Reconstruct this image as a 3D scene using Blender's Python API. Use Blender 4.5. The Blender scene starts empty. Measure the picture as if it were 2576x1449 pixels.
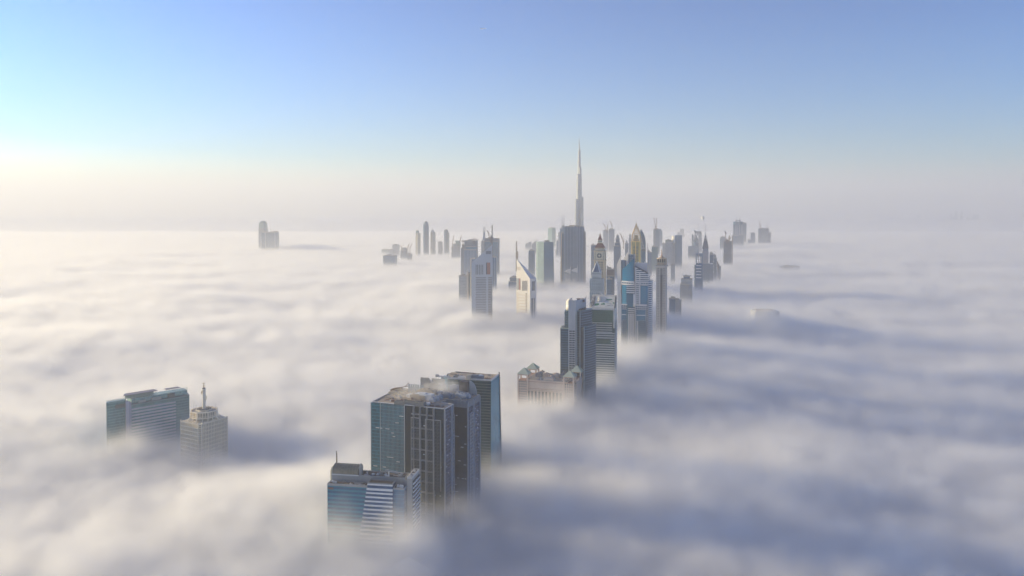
import bpy, math, random
from mathutils import Vector, Matrix
R=math.radians
sc=bpy.context.scene
COL=sc.collection
rnd=random.Random(7)

# ------------------------------------------------------------------ camera
CAM_Z=387.0; PITCH=R(1.35); SHIFT=-0.0587; FPX=28/36*2576
cam=bpy.data.cameras.new('camera'); co=bpy.data.objects.new('camera',cam); COL.objects.link(co); sc.camera=co
cam.lens=28; cam.sensor_width=36; cam.shift_y=SHIFT; cam.clip_end=250000; cam.clip_start=1
co.location=(0,0,CAM_Z); co.rotation_euler=(R(90)-PITCH,0,0)
sc.view_settings.view_transform='Standard'; sc.view_settings.look='None'; sc.view_settings.gamma=1
sc.view_settings.use_curve_mapping=False

# measuring the photograph: sight line through a spot of it, used with real distances
CROPS={'V':(0,0,1.0),'1':(805,1100.6,.2170),'2':(893,918.2,.2865),'3':(251.6,943.4,.1649),'4':(1283,723.2,.2213),
 '5':(1396.2,553.4,.217),'6':(1132,553.4,.1823),'7':(1352.1,327,.2734),'8':(1572.3,528.3,.1736),'A':(930.8,540.9,.1302),
 'B':(616.3,528.3,.0955),'C':(1823.8,515.7,.217),'D':(2232.6,503.1,.1333),'E':(1465.3,528.3,.1302)}
def ray(crop,cx,cy):
    ox,oy,s=CROPS[crop]; px=ox+cx*s; py=oy+cy*s
    u=(px-1288)/FPX; v=(724.5-py)/FPX+SHIFT*2576/FPX
    return Vector((u, math.cos(PITCH)+v*math.sin(PITCH), -math.sin(PITCH)+v*math.cos(PITCH)))
def spot(crop,cx,cy,D):
    d=ray(crop,cx,cy); t=D/d.y
    return Vector((d.x*t, D, CAM_Z+d.z*t))

# ------------------------------------------------------------------ mesh builder
COUNTABLE=set('window_trim dormer ridge_pole open_vent corner_balcony air_conditioner roundel_window pilaster corner_pier fan whip_antenna vertical_slot white_pier column canopy_post top_pilaster balcony floor_slab louvre_opening window_recess gilt_pier raking_strut mast_ring roof_vent corner_fin vertical_rib tower_post vault_bow stone_mullion edge_fin'.split())
class MB:
    def __init__(s): s.v=[]; s.f=[]; s.uv=[]
    def face(s,pts,uvs=None):
        b=len(s.v); s.v+= [tuple(p) for p in pts]; s.f.append(tuple(range(b,b+len(pts))))
        if uvs is None: uvs=[(p[0]+p[1],p[2]) for p in pts]
        s.uv+=uvs
        return s
    def prism(s,poly,z0,z1,poly2=None,cap=True):
        poly2=poly2 or poly; n=len(poly); b=len(s.v)
        a=sum(poly[i][0]*poly[(i+1)%n][1]-poly[(i+1)%n][0]*poly[i][1] for i in range(n))
        if a<0: poly=poly[::-1]; poly2=poly2[::-1]
        z1s=z1 if isinstance(z1,(list,tuple)) else [z1]*n
        if a<0 and isinstance(z1,(list,tuple)): z1s=list(z1)[::-1]
        s.v+=[(p[0],p[1],z0) for p in poly]+[(p[0],p[1],z) for p,z in zip(poly2,z1s)]
        u=0
        for i in range(n):
            j=(i+1)%n; L=math.dist(poly[i],poly[j])
            s.f.append((b+i,b+j,b+n+j,b+n+i)); s.uv+=[(u,z0),(u+L,z0),(u+L,z1s[j]),(u,z1s[i])]; u+=L
        if cap:
            s.f.append(tuple(b+n+i for i in range(n))); s.uv+=[(p[0],p[1]) for p in poly2]
            s.f.append(tuple(b+n-1-i for i in range(n))); s.uv+=[(p[0],p[1]) for p in poly[::-1]]
        return s
    def box(s,x0,x1,y0,y1,z0,z1):
        if x0>x1: x0,x1=x1,x0
        if y0>y1: y0,y1=y1,y0
        return s.prism([(x0,y0),(x1,y0),(x1,y1),(x0,y1)],z0,z1)
    def extr(s,prof,y0,y1):
        # outline in the front plane (x,z), pushed back from y0 to y1
        n=len(prof); a=sum(prof[i][0]*prof[(i+1)%n][1]-prof[(i+1)%n][0]*prof[i][1] for i in range(n))
        if a<0: prof=prof[::-1]
        b=len(s.v); s.v+=[(p[0],y0,p[1]) for p in prof]+[(p[0],y1,p[1]) for p in prof]
        s.f.append(tuple(b+i for i in range(n))); s.uv+=[tuple(p) for p in prof]
        s.f.append(tuple(b+2*n-1-i for i in range(n))); s.uv+=[tuple(p) for p in prof[::-1]]
        for i in range(n):
            j=(i+1)%n; s.f.append((b+j,b+i,b+n+i,b+n+j))
            p,q=prof[j],prof[i]; s.uv+=[(y0+.37,p[1]),(y0+.37,q[1]),(y1+.37,q[1]),(y1+.37,p[1])]
        return s
    def cyl(s,cx,cy,r,z0,z1,r2=None,n=20,a0=0):
        r2=r if r2 is None else r2
        p=[(cx+r*math.cos(a0+2*math.pi*i/n),cy+r*math.sin(a0+2*math.pi*i/n)) for i in range(n)]
        q=[(cx+r2*math.cos(a0+2*math.pi*i/n),cy+r2*math.sin(a0+2*math.pi*i/n)) for i in range(n)]
        return s.prism(p,z0,z1,q)
    def lathe(s,cx,cy,prof,n=20):
        for (r,z),(r2,z2) in zip(prof,prof[1:]):
            if z2>z: s.cyl(cx,cy,max(r,.02),z,z2,max(r2,.02),n)
        return s
    def bar(s,p,q,w=.5,w2=None):
        p=Vector(p); q=Vector(q); d=(q-p).normalized(); w2=w2 or w
        up=Vector((0,0,1)) if abs(d.z)<.9 else Vector((0,1,0))
        a=d.cross(up).normalized(); c=a.cross(d).normalized(); b=len(s.v)
        for P,ww in ((p,w),(q,w2)):
            for i,j in ((-1,-1),(1,-1),(1,1),(-1,1)): s.v.append(tuple(P+a*i*ww/2+c*j*ww/2))
        for f in ((0,1,5,4),(1,2,6,5),(2,3,7,6),(3,0,4,7),(3,2,1,0),(4,5,6,7)):
            s.f.append(tuple(b+k for k in f)); s.uv+=[(0,0),(w,0),(w,w),(0,w)]
        return s
    def frustum(s,x0,x1,y0,y1,z0,z1,k=0.0,cx=None,cy=None):
        cx=(x0+x1)/2 if cx is None else cx; cy=(y0+y1)/2 if cy is None else cy
        p=[(x0,y0),(x1,y0),(x1,y1),(x0,y1)]; q=[(cx+(x-cx)*k,cy+(y-cy)*k) for x,y in p]
        return s.prism(p,z0,z1,q)
    def parts(s):
        # loose pieces, each as a builder of its own
        par=list(range(len(s.v)))
        def find(a):
            while par[a]!=a: par[a]=par[par[a]]; a=par[a]
            return a
        for f in s.f:
            for a in f[1:]: par[find(a)]=find(f[0])
        out={}; k=0
        for f in s.f:
            p=out.setdefault(find(f[0]),(MB(),{})); m,ix=p
            g=[]
            for a in f:
                if a not in ix: ix[a]=len(m.v); m.v.append(s.v[a])
                g.append(ix[a])
            m.f.append(tuple(g)); m.uv+=s.uv[k:k+len(f)]; k+=len(f)
        return [p[0] for p in out.values()]
    def build(s,name,mat,parent=None,smooth=False,label=None):
        if name in COUNTABLE:
            q=s.parts()
            if 1<len(q)<=100: return [p.build1(name,mat,parent,smooth,label) for p in q][0]
        return s.build1(name,mat,parent,smooth,label)
    def build1(s,name,mat,parent=None,smooth=False,label=None):
        me=bpy.data.meshes.new(name); me.from_pydata(s.v,[],s.f)
        uv=me.uv_layers.new(name='UVMap')
        flat=[c for p in s.uv for c in p]
        uv.data.foreach_set('uv',flat)
        me.materials.append(mat)
        if smooth:
            for p in me.polygons: p.use_smooth=True
        o=bpy.data.objects.new(name,me); COL.objects.link(o)
        if parent is not None: o.parent=parent
        if label: o['label']=label
        me.update()
        return o

def tag(o,label=None,cat=None,group=None,kind=None):
    if label: o['label']=label
    if cat: o['category']=cat
    if group: o['group']=group
    if kind: o['kind']=kind
    return o

class B:
    """a building frame: origin at the ground under its near corner; front wall on y=0 running to -x,
    right wall on x=0 running to +y"""
    def __init__(s,name,label,cat,crop,cx,cy,D,yaw=-15,group=None):
        s.crop=crop; s.D=D; s.yaw=R(yaw)
        p=spot(crop,cx,cy,D); s.K=Vector((p.x,p.y)); s.top=p.z
        s.ex=Vector((math.cos(s.yaw),math.sin(s.yaw))); s.ey=Vector((-math.sin(s.yaw),math.cos(s.yaw)))
        o=bpy.data.objects.new(name,None); COL.objects.link(o); o.location=(p.x,p.y,0); o.rotation_euler=(0,0,s.yaw)
        o.empty_display_size=10
        tag(o,label,cat,group); s.o=o
    def at(s,cx,cy,ly=0):
        d=ray(s.crop,cx,cy); h=Vector((d.x,d.y)); t=(ly+s.K.dot(s.ey))/h.dot(s.ey)
        return (t*h.dot(s.ex)-s.K.dot(s.ex), CAM_Z+t*d.z)
    def X(s,cx,cy,ly=0): return s.at(cx,cy,ly)[0]
    def Z(s,cx,cy,ly=0): return s.at(cx,cy,ly)[1]
    def side(s,cx,cy,lx=0):
        d=ray(s.crop,cx,cy); h=Vector((d.x,d.y)); t=(lx+s.K.dot(s.ex))/h.dot(s.ex)
        return (t*h.dot(s.ey)-s.K.dot(s.ey), CAM_Z+t*d.z)
    def add(s,mb,name,mat,parent=None,**k): return mb.build(name,mat,parent or s.o,**k)
    def world(s,lx,ly,z): 
        p=s.K+s.ex*lx+s.ey*ly; return Vector((p.x,p.y,z))
    def blk(s,xl,xc,xr,yt,ly=0,z0=0,dep=None):
        """extents of a block seen between xl and xr with its near edge at xc and top at yt"""
        x1,z1=s.at(xc,yt,ly); x0=s.X(xl,yt,ly)
        if xr is not None and xr>xc: y1=s.side(xr,yt,x1)[0]
        else: y1=ly+(dep or (x1-x0)*.8)
        if y1<ly+2 or y1>ly+4*(x1-x0)+60: y1=ly+(x1-x0)*.9
        return x0,x1,ly,y1,z0,z1

# ------------------------------------------------------------------ materials
MATS={}
def _mat(name):
    m=bpy.data.materials.new(name); m.use_nodes=True; return m,m.node_tree,m.node_tree.nodes['Principled BSDF']
def mth(nt,op,a,b=None,c=None):
    n=nt.nodes.new('ShaderNodeMath'); n.operation=op
    for i,v in enumerate((a,b,c)):
        if v is None: continue
        if isinstance(v,(int,float)): n.inputs[i].default_value=v
        else: nt.links.new(v,n.inputs[i])
    return n.outputs[0]
def plain(name,col,rough=.6,metal=0.0,dirt=.12,scale=.15):
    if name in MATS: return MATS[name]
    m,nt,b=_mat(name); b.inputs['Roughness'].default_value=rough; b.inputs['Metallic'].default_value=metal
    tc=nt.nodes.new('ShaderNodeTexCoord'); t=nt.nodes.new('ShaderNodeTexNoise'); t.inputs['Scale'].default_value=scale; t.inputs['Detail'].default_value=4
    mp=nt.nodes.new('ShaderNodeMapping'); mp.inputs['Scale'].default_value=(1,1,.3)
    nt.links.new(tc.outputs['Object'],mp.inputs[0]); nt.links.new(mp.outputs[0],t.inputs['Vector'])
    k=mth(nt,'MULTIPLY_ADD',t.outputs[0],2*dirt,1-dirt)
    v=nt.nodes.new('ShaderNodeVectorMath'); v.operation='SCALE'; v.inputs[0].default_value=col; nt.links.new(k,v.inputs['Scale'])
    nt.links.new(v.outputs[0],b.inputs['Base Color'])
    MATS[name]=m; return m
def facade(name,glass,frame,bay=3.0,floor=3.6,fx=.2,fy=.3,rough=.15,metal=.35,var=.35,fr=.6,vb=0,dirt=.1,group=0):
    """window grid on the wall's own metres: mullion share fx, spandrel share fy; random panes; soft stains"""
    if name in MATS: return MATS[name]
    m,nt,b=_mat(name); N=nt.nodes.new; L=nt.links.new; b.inputs['Specular IOR Level'].default_value=.22
    uv=N('ShaderNodeUVMap'); sp=N('ShaderNodeSeparateXYZ'); L(uv.outputs[0],sp.inputs[0])
    u=mth(nt,'DIVIDE',sp.outputs[0],bay); v=mth(nt,'DIVIDE',sp.outputs[1],floor)
    fu=mth(nt,'FRACT',u); fv=mth(nt,'FRACT',v)
    ma=mth(nt,'LESS_THAN',fu,fx) if fx>0 else None
    mb=mth(nt,'LESS_THAN',fv,fy) if fy>0 else None
    mask=mth(nt,'MAXIMUM',ma,mb) if (ma and mb) else (ma or mb or mth(nt,'LESS_THAN',fu,-1))
    cx=N('ShaderNodeCombineXYZ'); L(mth(nt,'FLOOR',u),cx.inputs[0]); L(mth(nt,'FLOOR',v),cx.inputs[1])
    wn=N('ShaderNodeTexWhiteNoise'); wn.noise_dimensions='3D'; L(cx.outputs[0],wn.inputs['Vector'])
    tc=N('ShaderNodeTexCoord'); t=N('ShaderNodeTexNoise'); t.inputs['Scale'].default_value=.035; t.inputs['Detail'].default_value=3
    L(tc.outputs['Object'],t.inputs['Vector'])
    k=mth(nt,'ADD',mth(nt,'MULTIPLY_ADD',wn.outputs['Value'],var,1-var/2),mth(nt,'MULTIPLY_ADD',t.outputs[0],.6,-.3))
    g=N('ShaderNodeVectorMath'); g.operation='SCALE'; g.inputs[0].default_value=glass; L(k,g.inputs['Scale'])
    k2=mth(nt,'MULTIPLY_ADD',t.outputs[0],2*dirt,1-dirt)
    f=N('ShaderNodeVectorMath'); f.operation='SCALE'; f.inputs[0].default_value=frame; L(k2,f.inputs['Scale'])
    mx=N('ShaderNodeMix'); mx.data_type='RGBA'; L(mask,mx.inputs[0]); L(g.outputs[0],mx.inputs[6]); L(f.outputs[0],mx.inputs[7])
    L(mx.outputs[2],b.inputs['Base Color'])
    L(mth(nt,'MULTIPLY_ADD',mask,fr-rough,rough),b.inputs['Roughness'])
    L(mth(nt,'MULTIPLY_ADD',mask,-metal,metal),b.inputs['Metallic'])
    # each pane sits a touch out of plane, so reflections break up
    bp=N('ShaderNodeBump'); bp.inputs['Strength'].default_value=.25; bp.inputs['Distance'].default_value=.3
    L(mth(nt,'SUBTRACT',mask,mth(nt,'MULTIPLY',wn.outputs['Value'],.3)),bp.inputs['Height']); L(bp.outputs[0],b.inputs['Normal'])
    MATS[name]=m; return m
white=plain('white_cladding',(.74,.73,.70)); offwhite=plain('pale_render',(.62,.60,.56)); stone=plain('cream_stone',(.66,.56,.42))
pink=plain('pinkish_stone',(.56,.42,.34)); concrete=plain('concrete',(.36,.34,.31),.85,dirt=.25); dark=plain('dark_cladding',(.05,.055,.06),.5)
grey=plain('grey_metal',(.32,.33,.34),.45,.3); steel=plain('steel',(.45,.46,.47),.4,.6); brownroof=plain('brown_roofing',(.10,.075,.06),.9,dirt=.35,scale=.3)
sandroof=plain('sandy_roofing',(.42,.34,.26),.95,dirt=.3,scale=.2); red=plain('red_tile',(.20,.055,.045),.7,dirt=.25,scale=.5); gold=plain('gilded_metal',(.62,.45,.20),.35,.6)
copper=plain('green_copper',(.45,.50,.39),.7); darkglass=plain('dark_glass',(.02,.035,.05),.12,.3); blueglass=plain('blue_glass',(.03,.16,.27),.1,.45)
rust=plain('rust_brown',(.17,.09,.065),.8); greenpaint=plain('green_panel',(.08,.28,.16),.6)
# ================================================================== helpers for buildings
def on(b,cx,cy,z):
    d=ray(b.crop,cx,cy); t=(z-CAM_Z)/d.z; h=Vector((d.x*t,d.y*t))-b.K
    return h.dot(b.ex),h.dot(b.ey)
def roof(b,x0,x1,y0,y1,z,mat,par=1.2,pm=None,t=.6,name='roof'):
    o=b.add(MB().box(x0+t,x1-t,y0+t,y1-t,z-.5,z+.25),name,mat)
    m=MB(); e=.06
    m.box(x0-e,x1+e,y0-e,y0+t,z-.8,z+par); m.box(x0-e,x1+e,y1-t,y1+e,z-.8,z+par)
    m.box(x0-e,x0+t,y0+t,y1-t,z-.8,z+par); m.box(x1-t,x1+e,y0+t,y1-t,z-.8,z+par)
    b.add(m,'parapet',pm or grey,parent=o)
    return o
def unit(b,cx,cy,z,w,d,h,mat,name='plant_unit'):
    x,y=on(b,cx,cy,z); m=MB().box(x-w/2,x+w/2,y-d/2,y+d/2,z,z+h)
    m.box(x-w*.3,x+w*.3,y-d*.3,y+d*.3,z+h,z+h*1.15)
    return b.add(m,name,mat)
def hopper(b,cx,cy,z,r,h,mat):
    x,y=on(b,cx,cy,z); m=MB(); m.box(x-r,x+r,y-r,y+r,z,z+h*.5); m.frustum(x-r,x+r,y-r,y+r,z+h*.5,z+h*.8,.55); m.cyl(x,y,r*.5,z+h*.8,z+h,r*.6,12)
    return b.add(m,'cooling_tower',mat)
def ribs(m,x0,x1,n,y,z0,z1,w,out):
    for i in range(n):
        x=x0+(x1-x0)*(i+.5)/n if n>1 else (x0+x1)/2
        m.box(x-w/2,x+w/2,y-out,y+.1,z0,z1)
    return m
def slabs(m,x0,x1,y0,y1,z0,z1,step,h,out):
    z=z1
    while z-h>z0: m.box(x0-out,x1+out,y0-out,y1+out,z-h,z); z-=step
    return m
def dashes(m,x0,x1,z0,z1,n,y,seed,w=(2,5),h=.55,along='x'):  # pale bars: open vents, the light they catch put into their colour
    r=random.Random(seed)
    for _ in range(n):
        u=r.uniform(x0,x1-w[0]); L=min(r.uniform(*w),x1-u); z=z0+3.4*round((r.uniform(z0,z1)-z0)/3.4)
        if along=='x': m.box(u,u+L,y-.35,y+.1,z,z+h)
        else: m.box(y-.1,y+.35,u,u+L,z,z+h)
    return m
def luff(crop,ax,ay,bx,by,mx,my,D,label,group=None,w=2.2,name='tower_crane',cat='crane'):
    """luffing crane: mast (mx,my0)->(mx..), jib a->b"""
    base=spot(crop,mx,my,D); o=bpy.data.objects.new(name,None); COL.objects.link(o); o.location=base
    tag(o,label,cat,group); a=spot(crop,ax,ay,D)-base; c=spot(crop,bx,by,D)-base
    MB().bar((0,0,-12),a,w).build('mast',rust,o)
    MB().bar(a,c,w*.85,w*.45).build('jib',rust,o)
    d=(c-a); k=Vector((-d.x*.22,0,1.5))+a
    m=MB().bar(a,k,w*1.1); m.box(k.x-1.6,k.x+1.6,-1.5,1.5,k.z-2.6,k.z+.6); m.build('counterweight',concrete,o)
    return o
def hammer(crop,xl,xr,yj,mx,my,D,label,group=None,w=2.2):
    base=spot(crop,mx,my,D); o=bpy.data.objects.new('tower_crane',None); COL.objects.link(o); o.location=base
    tag(o,label,'crane',group); l=spot(crop,xl,yj,D)-base; r=spot(crop,xr,yj,D)-base; zj=l.z
    MB().bar((0,0,-12),(0,0,zj+5),w).build('mast',rust,o)
    long,short=(l,r) if abs(l.x)>abs(r.x) else (r,l)
    MB().bar((0,0,zj),long,w*.8,w*.5).bar((0,0,zj+5),(long.x*.6,0,zj+.8),.6).build('jib',rust,o)
    m=MB().bar((0,0,zj),short,w*.8); m.box(short.x-1.8,short.x+1.8,-1.5,1.5,zj-3,zj+.4); m.bar((0,0,zj+5),(short.x,0,zj+.6),.6); m.build('counter_jib',rust,o)
    MB().box(-1.6,1.6,-2.6,-.8,zj-3.2,zj-.6).build('cab',offwhite,o)
    return o

# ================================================================== 1. striped office tower, nearest
def clutter(b,x0,x1,y0,y1,z,n,seed,mats,hmax=2.6):
    r=random.Random(seed)
    for i in range(n):
        w,d,hh=r.uniform(1,3.4),r.uniform(1,2.6),r.uniform(.6,hmax); x,y=r.uniform(x0+w,x1-w),r.uniform(y0+d,y1-d)
        m=MB().box(x-w/2,x+w/2,y-d/2,y+d/2,z,z+hh)
        if i%2: m.cyl(x,y,min(w,d)*.32,z+hh,z+hh+.5,n=8)
        b.add(m,'roof_unit',r.choice(mats))
    for i in range(max(1,n//3)):
        m=MB(); xa=r.uniform(x0+1,x1-6); ya=r.uniform(y0+1,y1-1); L=r.uniform(4,min(14,x1-xa-1)); m.bar((xa,ya,z+.5),(xa+L,ya,z+.5),.3); m.bar((xa+L,ya,z+.5),(xa+L,min(y1-.5,ya+2.5),z+.5),.3); b.add(m,'roof_pipe',r.choice(mats))
def front_tower():
    b=B('office_tower','blue glass office tower with white slanting stripes and a barrel vaulted roof, nearest of all','tower','1',975,600,686,-9.5)
    zr=b.top; fg=facade('banded_blue_glass',(.012,.13,.27),(.03,.26,.34),1.6,3.65,.0,.46,.12,.4,.3,.2,dirt=.15)
    xl,zl=b.at(85,545); xm=b.X(550,560); x2=b.X(845,600)
    b.add(MB().box(xl,xm,0,24,0,zl),'glazed_block',fg)
    m=MB(); ribs(m,xl,xm,34,0,60,zl-.2,.13,.12); b.add(m,'mullion_grid',plain('teal_mullion',(.04,.17,.22),.4))
    roof(b,xl,xm,0,9,zl,brownroof,1.2,grey)
    b.add(MB().box(b.X(95,580,0),b.X(155,585,0),-.25,.1,b.Z(95,600),b.Z(95,575)),'louvre_panel',rust)
    fb=facade('fine_blue_glass',(.012,.13,.28),(.04,.22,.34),1.6,3.65,.06,.10,.1,.4,.3,.3)
    b.add(MB().box(x2,0,0,9,0,zr),'corner_block',fb); roof(b,x2,0,0,9,zr,brownroof,.8,grey)
    # slanting striped panel
    z1=b.Z(550,535,-1.5); xa=b.X(552,535,-1.5); xb=b.X(465,1110,-1.5); zb=b.Z(465,1110,-1.5); xr=b.X(841,545,-1.5)
    k=(xb-xa)/(zb-z1); xf=lambda z: xa+k*(z-z1)
    b.add(MB().extr([(xf(0),0),(xr,0),(xr,z1),(xa,z1)],-1.5,7),'striped_panel',facade('deep_blue_glass',(.01,.08,.20),(.02,.12,.26),1.6,3.65,.07,.0,.1,.4,.25,.3))
    m=MB(); z=z1+.1; i=0
    while z>40:
        h=1.15 if i==0 else (2.0 if i==1 else 1.45)
        m.extr([(xf(z-h)-.1,z-h),(xr+.1,z-h),(xr+.1,z),(xf(z)-.1,z)],-2.0,-1.3); z-=3.65; i+=1
    b.add(m,'white_striping',plain('white_stripe',(.80,.79,.76),.45))
    m=MB().box(xa+.5,xr-.5,-1,6.5,z1-.2,z1+.1); o=b.add(m,'roof',brownroof)
    m=MB(); m.box(xa,xr,-1.6,-1,z1+.05,z1+.9); m.box(xa,xr,6.5,7,z1+.05,z1+1.6); m.box(xr-.4,xr+.1,-1,6.5,z1+.05,z1+1.5); m.box(xa-.1,xa+.4,-1,6.5,z1+.05,z1+1.5)
    b.add(m,'parapet',grey,parent=o)
    m=MB()
    for i in range(3): m.box(xa+1,xr-1,.6+i*1.9,1.0+i*1.9,z1+.3,z1+1.1)
    b.add(m,'roof_louvre',brownroof,parent=o)
    # metal clad penthouse behind
    px0,pz=b.at(140,430,9.5); px1=b.X(985,486,9.5)
    b.add(MB().box(px0,px1,9.5,23,0,pz),'penthouse',facade('ribbed_metal',(.33,.34,.36),(.26,.27,.29),1.1,30,.10,0,.5,.3,.12,.6))
    roof(b,px0,px1,9.5,23,pz,brownroof,1.0,grey)
    # barrel vault
    bx0=b.X(148,420,9.8); bx1=b.X(440,435,9.8); H=b.Z(148,300,14)-pz-.6
    prof=[(9.8,pz+.3),(9.8,pz+.3+H*.42)]+[(9.8+6.2*(1-math.cos(a)),pz+.3+H*.42+H*.58*math.sin(a)) for a in [R(18*i) for i in range(1,10)]]+[(22.4,pz+.3+H*.42),(22.4,pz+.3)]
    m=MB(); n=len(prof)
    for i in range(n-1):
        (y,z),(y2,z2)=prof[i],prof[i+1]; m.face([(bx0,y,z),(bx1,y,z),(bx1,y2,z2),(bx0,y2,z2)],[(bx0,i*1.6),(bx1,i*1.6),(bx1,i*1.6+1.6),(bx0,i*1.6+1.6)])
    m.face([(bx1,y,z) for y,z in prof]); m.face([(bx0,y,z) for y,z in prof[::-1]])
    o=b.add(m,'barrel_vault',facade('amber_glass',(.27,.24,.18),(.13,.11,.09),3.1,1.6,.06,.12,.25,.25,.25,.5))
    for i in range(10):
        x=bx0+(bx1-bx0)*i/9; m=MB()
        for (y,z),(y2,z2) in zip(prof,prof[1:]): m.bar((x,y,z),(x,y2,z2),.35)
        b.add(m,'vault_rib',plain('bronze_rib',(.16,.14,.11),.5),parent=o)
    m=MB()
    for i in (.25,.4,.62,.85):
        x=bx0+(bx1-bx0)*i; m.bar((x,16,prof[10][1]),(x,16,prof[10][1]+2.2),.2)
    m.bar((bx0+9,16,prof[10][1]+1.8),(bx0+16,16,prof[10][1]+2.1),.12); b.add(m,'ridge_pole',dark,parent=o)
    m=MB().box(bx0-.6,bx1+.8,9.1,9.9,pz+.1,pz+.9); b.add(m,'gutter',white)
    # service tower at the end of the vault
    m=MB(); m.box(bx1+.3,bx1+2.6,11,16,pz,pz+7.5); m.box(bx1+.8,bx1+2.0,12,14,pz+7.5,pz+10); m.bar((bx1+2.4,12,pz),(bx1+2.4,12,pz+11),.25); b.add(m,'vent_stack',grey)
    unit(b,540,440,pz,4,3,.9,grey); unit(b,930,450,pz,3.4,3,1.5,steel); unit(b,605,457,pz,2,2,.7,grey)
    # left pier, its yellow sunlit edge put into the stone colour; mast
    tx0=b.X(120,400,12); tx1=b.X(146,400,12)
    b.add(MB().box(tx0,tx1,12,20,0,b.Z(130,375,12)),'pier',stone); b.add(MB().box(b.X(131,345,11),b.X(149,345,11),11,16,0,b.Z(131,345,11)),'pier',plain('sage_panel',(.38,.40,.33)))
    mx=b.X(194,300,14); m=MB().bar((mx,14,pz+H*.8),(mx,14,b.Z(194,172,14)),1.0,.75); m.box(mx-.9,mx+.2,13.7,14.2,b.Z(194,166,14),b.Z(194,160,14)+.2); m.bar((mx-.4,14,b.Z(194,174,14)),(mx-.4,14,b.Z(194,160,14)),.3); b.add(m,'mast',plain('brown_mast',(.20,.15,.11)))
    # concrete stair core on the right with striped end wall
    cx0=b.X(1008,500,7.5); cx1=b.X(1068,500,7.5); cz=b.Z(1040,468,7.5)
    m=MB().box(cx0,cx1,7.5,30,0,cz); b.add(m,'stair_core',plain('stained_concrete',(.46,.42,.37),.9,dirt=.35,scale=.12))
    roof(b,cx0,cx1,7.5,30,cz,brownroof,.9,offwhite)
    m=MB().box(cx1,cx1+.5,9,29,0,b.Z(1085,510,9)); o=b.add(m,'end_glazing',darkglass)
    m=MB(); z=b.Z(1085,510,9)-3
    while z>40: m.box(cx1+.3,cx1+1.1,8.6,29.2,z,z+1.3); z-=3.65
    b.add(m,'end_striping',plain('white_stripe',(.80,.79,.76)),parent=o)
    b.add(MB().box(px1,cx0,9.5,23,0,pz-.6),'rear_wing',grey)
    clutter(b,bx1+4,px1-1,10.5,22,pz+.25,16,5,[grey,offwhite,brownroof,steel],1.6); clutter(b,xl+14,xm-2,1.5,8,zl+.25,8,6,[grey,brownroof,offwhite],1.1)
    # small roof gear
    for (cx,cy) in ((905,575),(935,578),(955,580)): hopper(b,cx,cy,zr+.2,1.0,2.4,white)
    for (cx,cy) in ((145,515),(160,523),(183,527)): unit(b,cx,cy,zl+.2,1.5,1.3,1.5,white,'air_conditioner')
    m=MB().box(b.X(268,520,8),b.X(292,520,8),7.5,9.3,zl,b.Z(280,495,8)); b.add(m,'access_hatch',grey)
    # roof crane (davit) - a thing of its own
    clutter(b,cx0+.8,cx1-.8,9,28,cz+.25,5,9,[grey,offwhite],1.4)
    x,y=on(b,797,448,pz+.3); p=b.world(x,y,pz+.3)
    o=bpy.data.objects.new('roof_crane',None); COL.objects.link(o); o.location=p; o.rotation_euler=(0,0,b.yaw)
    tag(o,'white window cleaning crane on the roof of the striped blue tower','crane')
    MB().cyl(0,0,1.5,0,.7,n=12).cyl(0,0,.6,.7,4.4,n=10).build('pedestal',white,o)
    MB().bar((-2,0,4.6),(13,-1,3.9),.7,.4).bar((0,0,5.6),(8,-.5,4.6),.2).build('jib',offwhite,o)
    MB().box(-2.8,-.2,-.9,.9,4,6).build('machine_house',grey,o)
front_tower()

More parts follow.
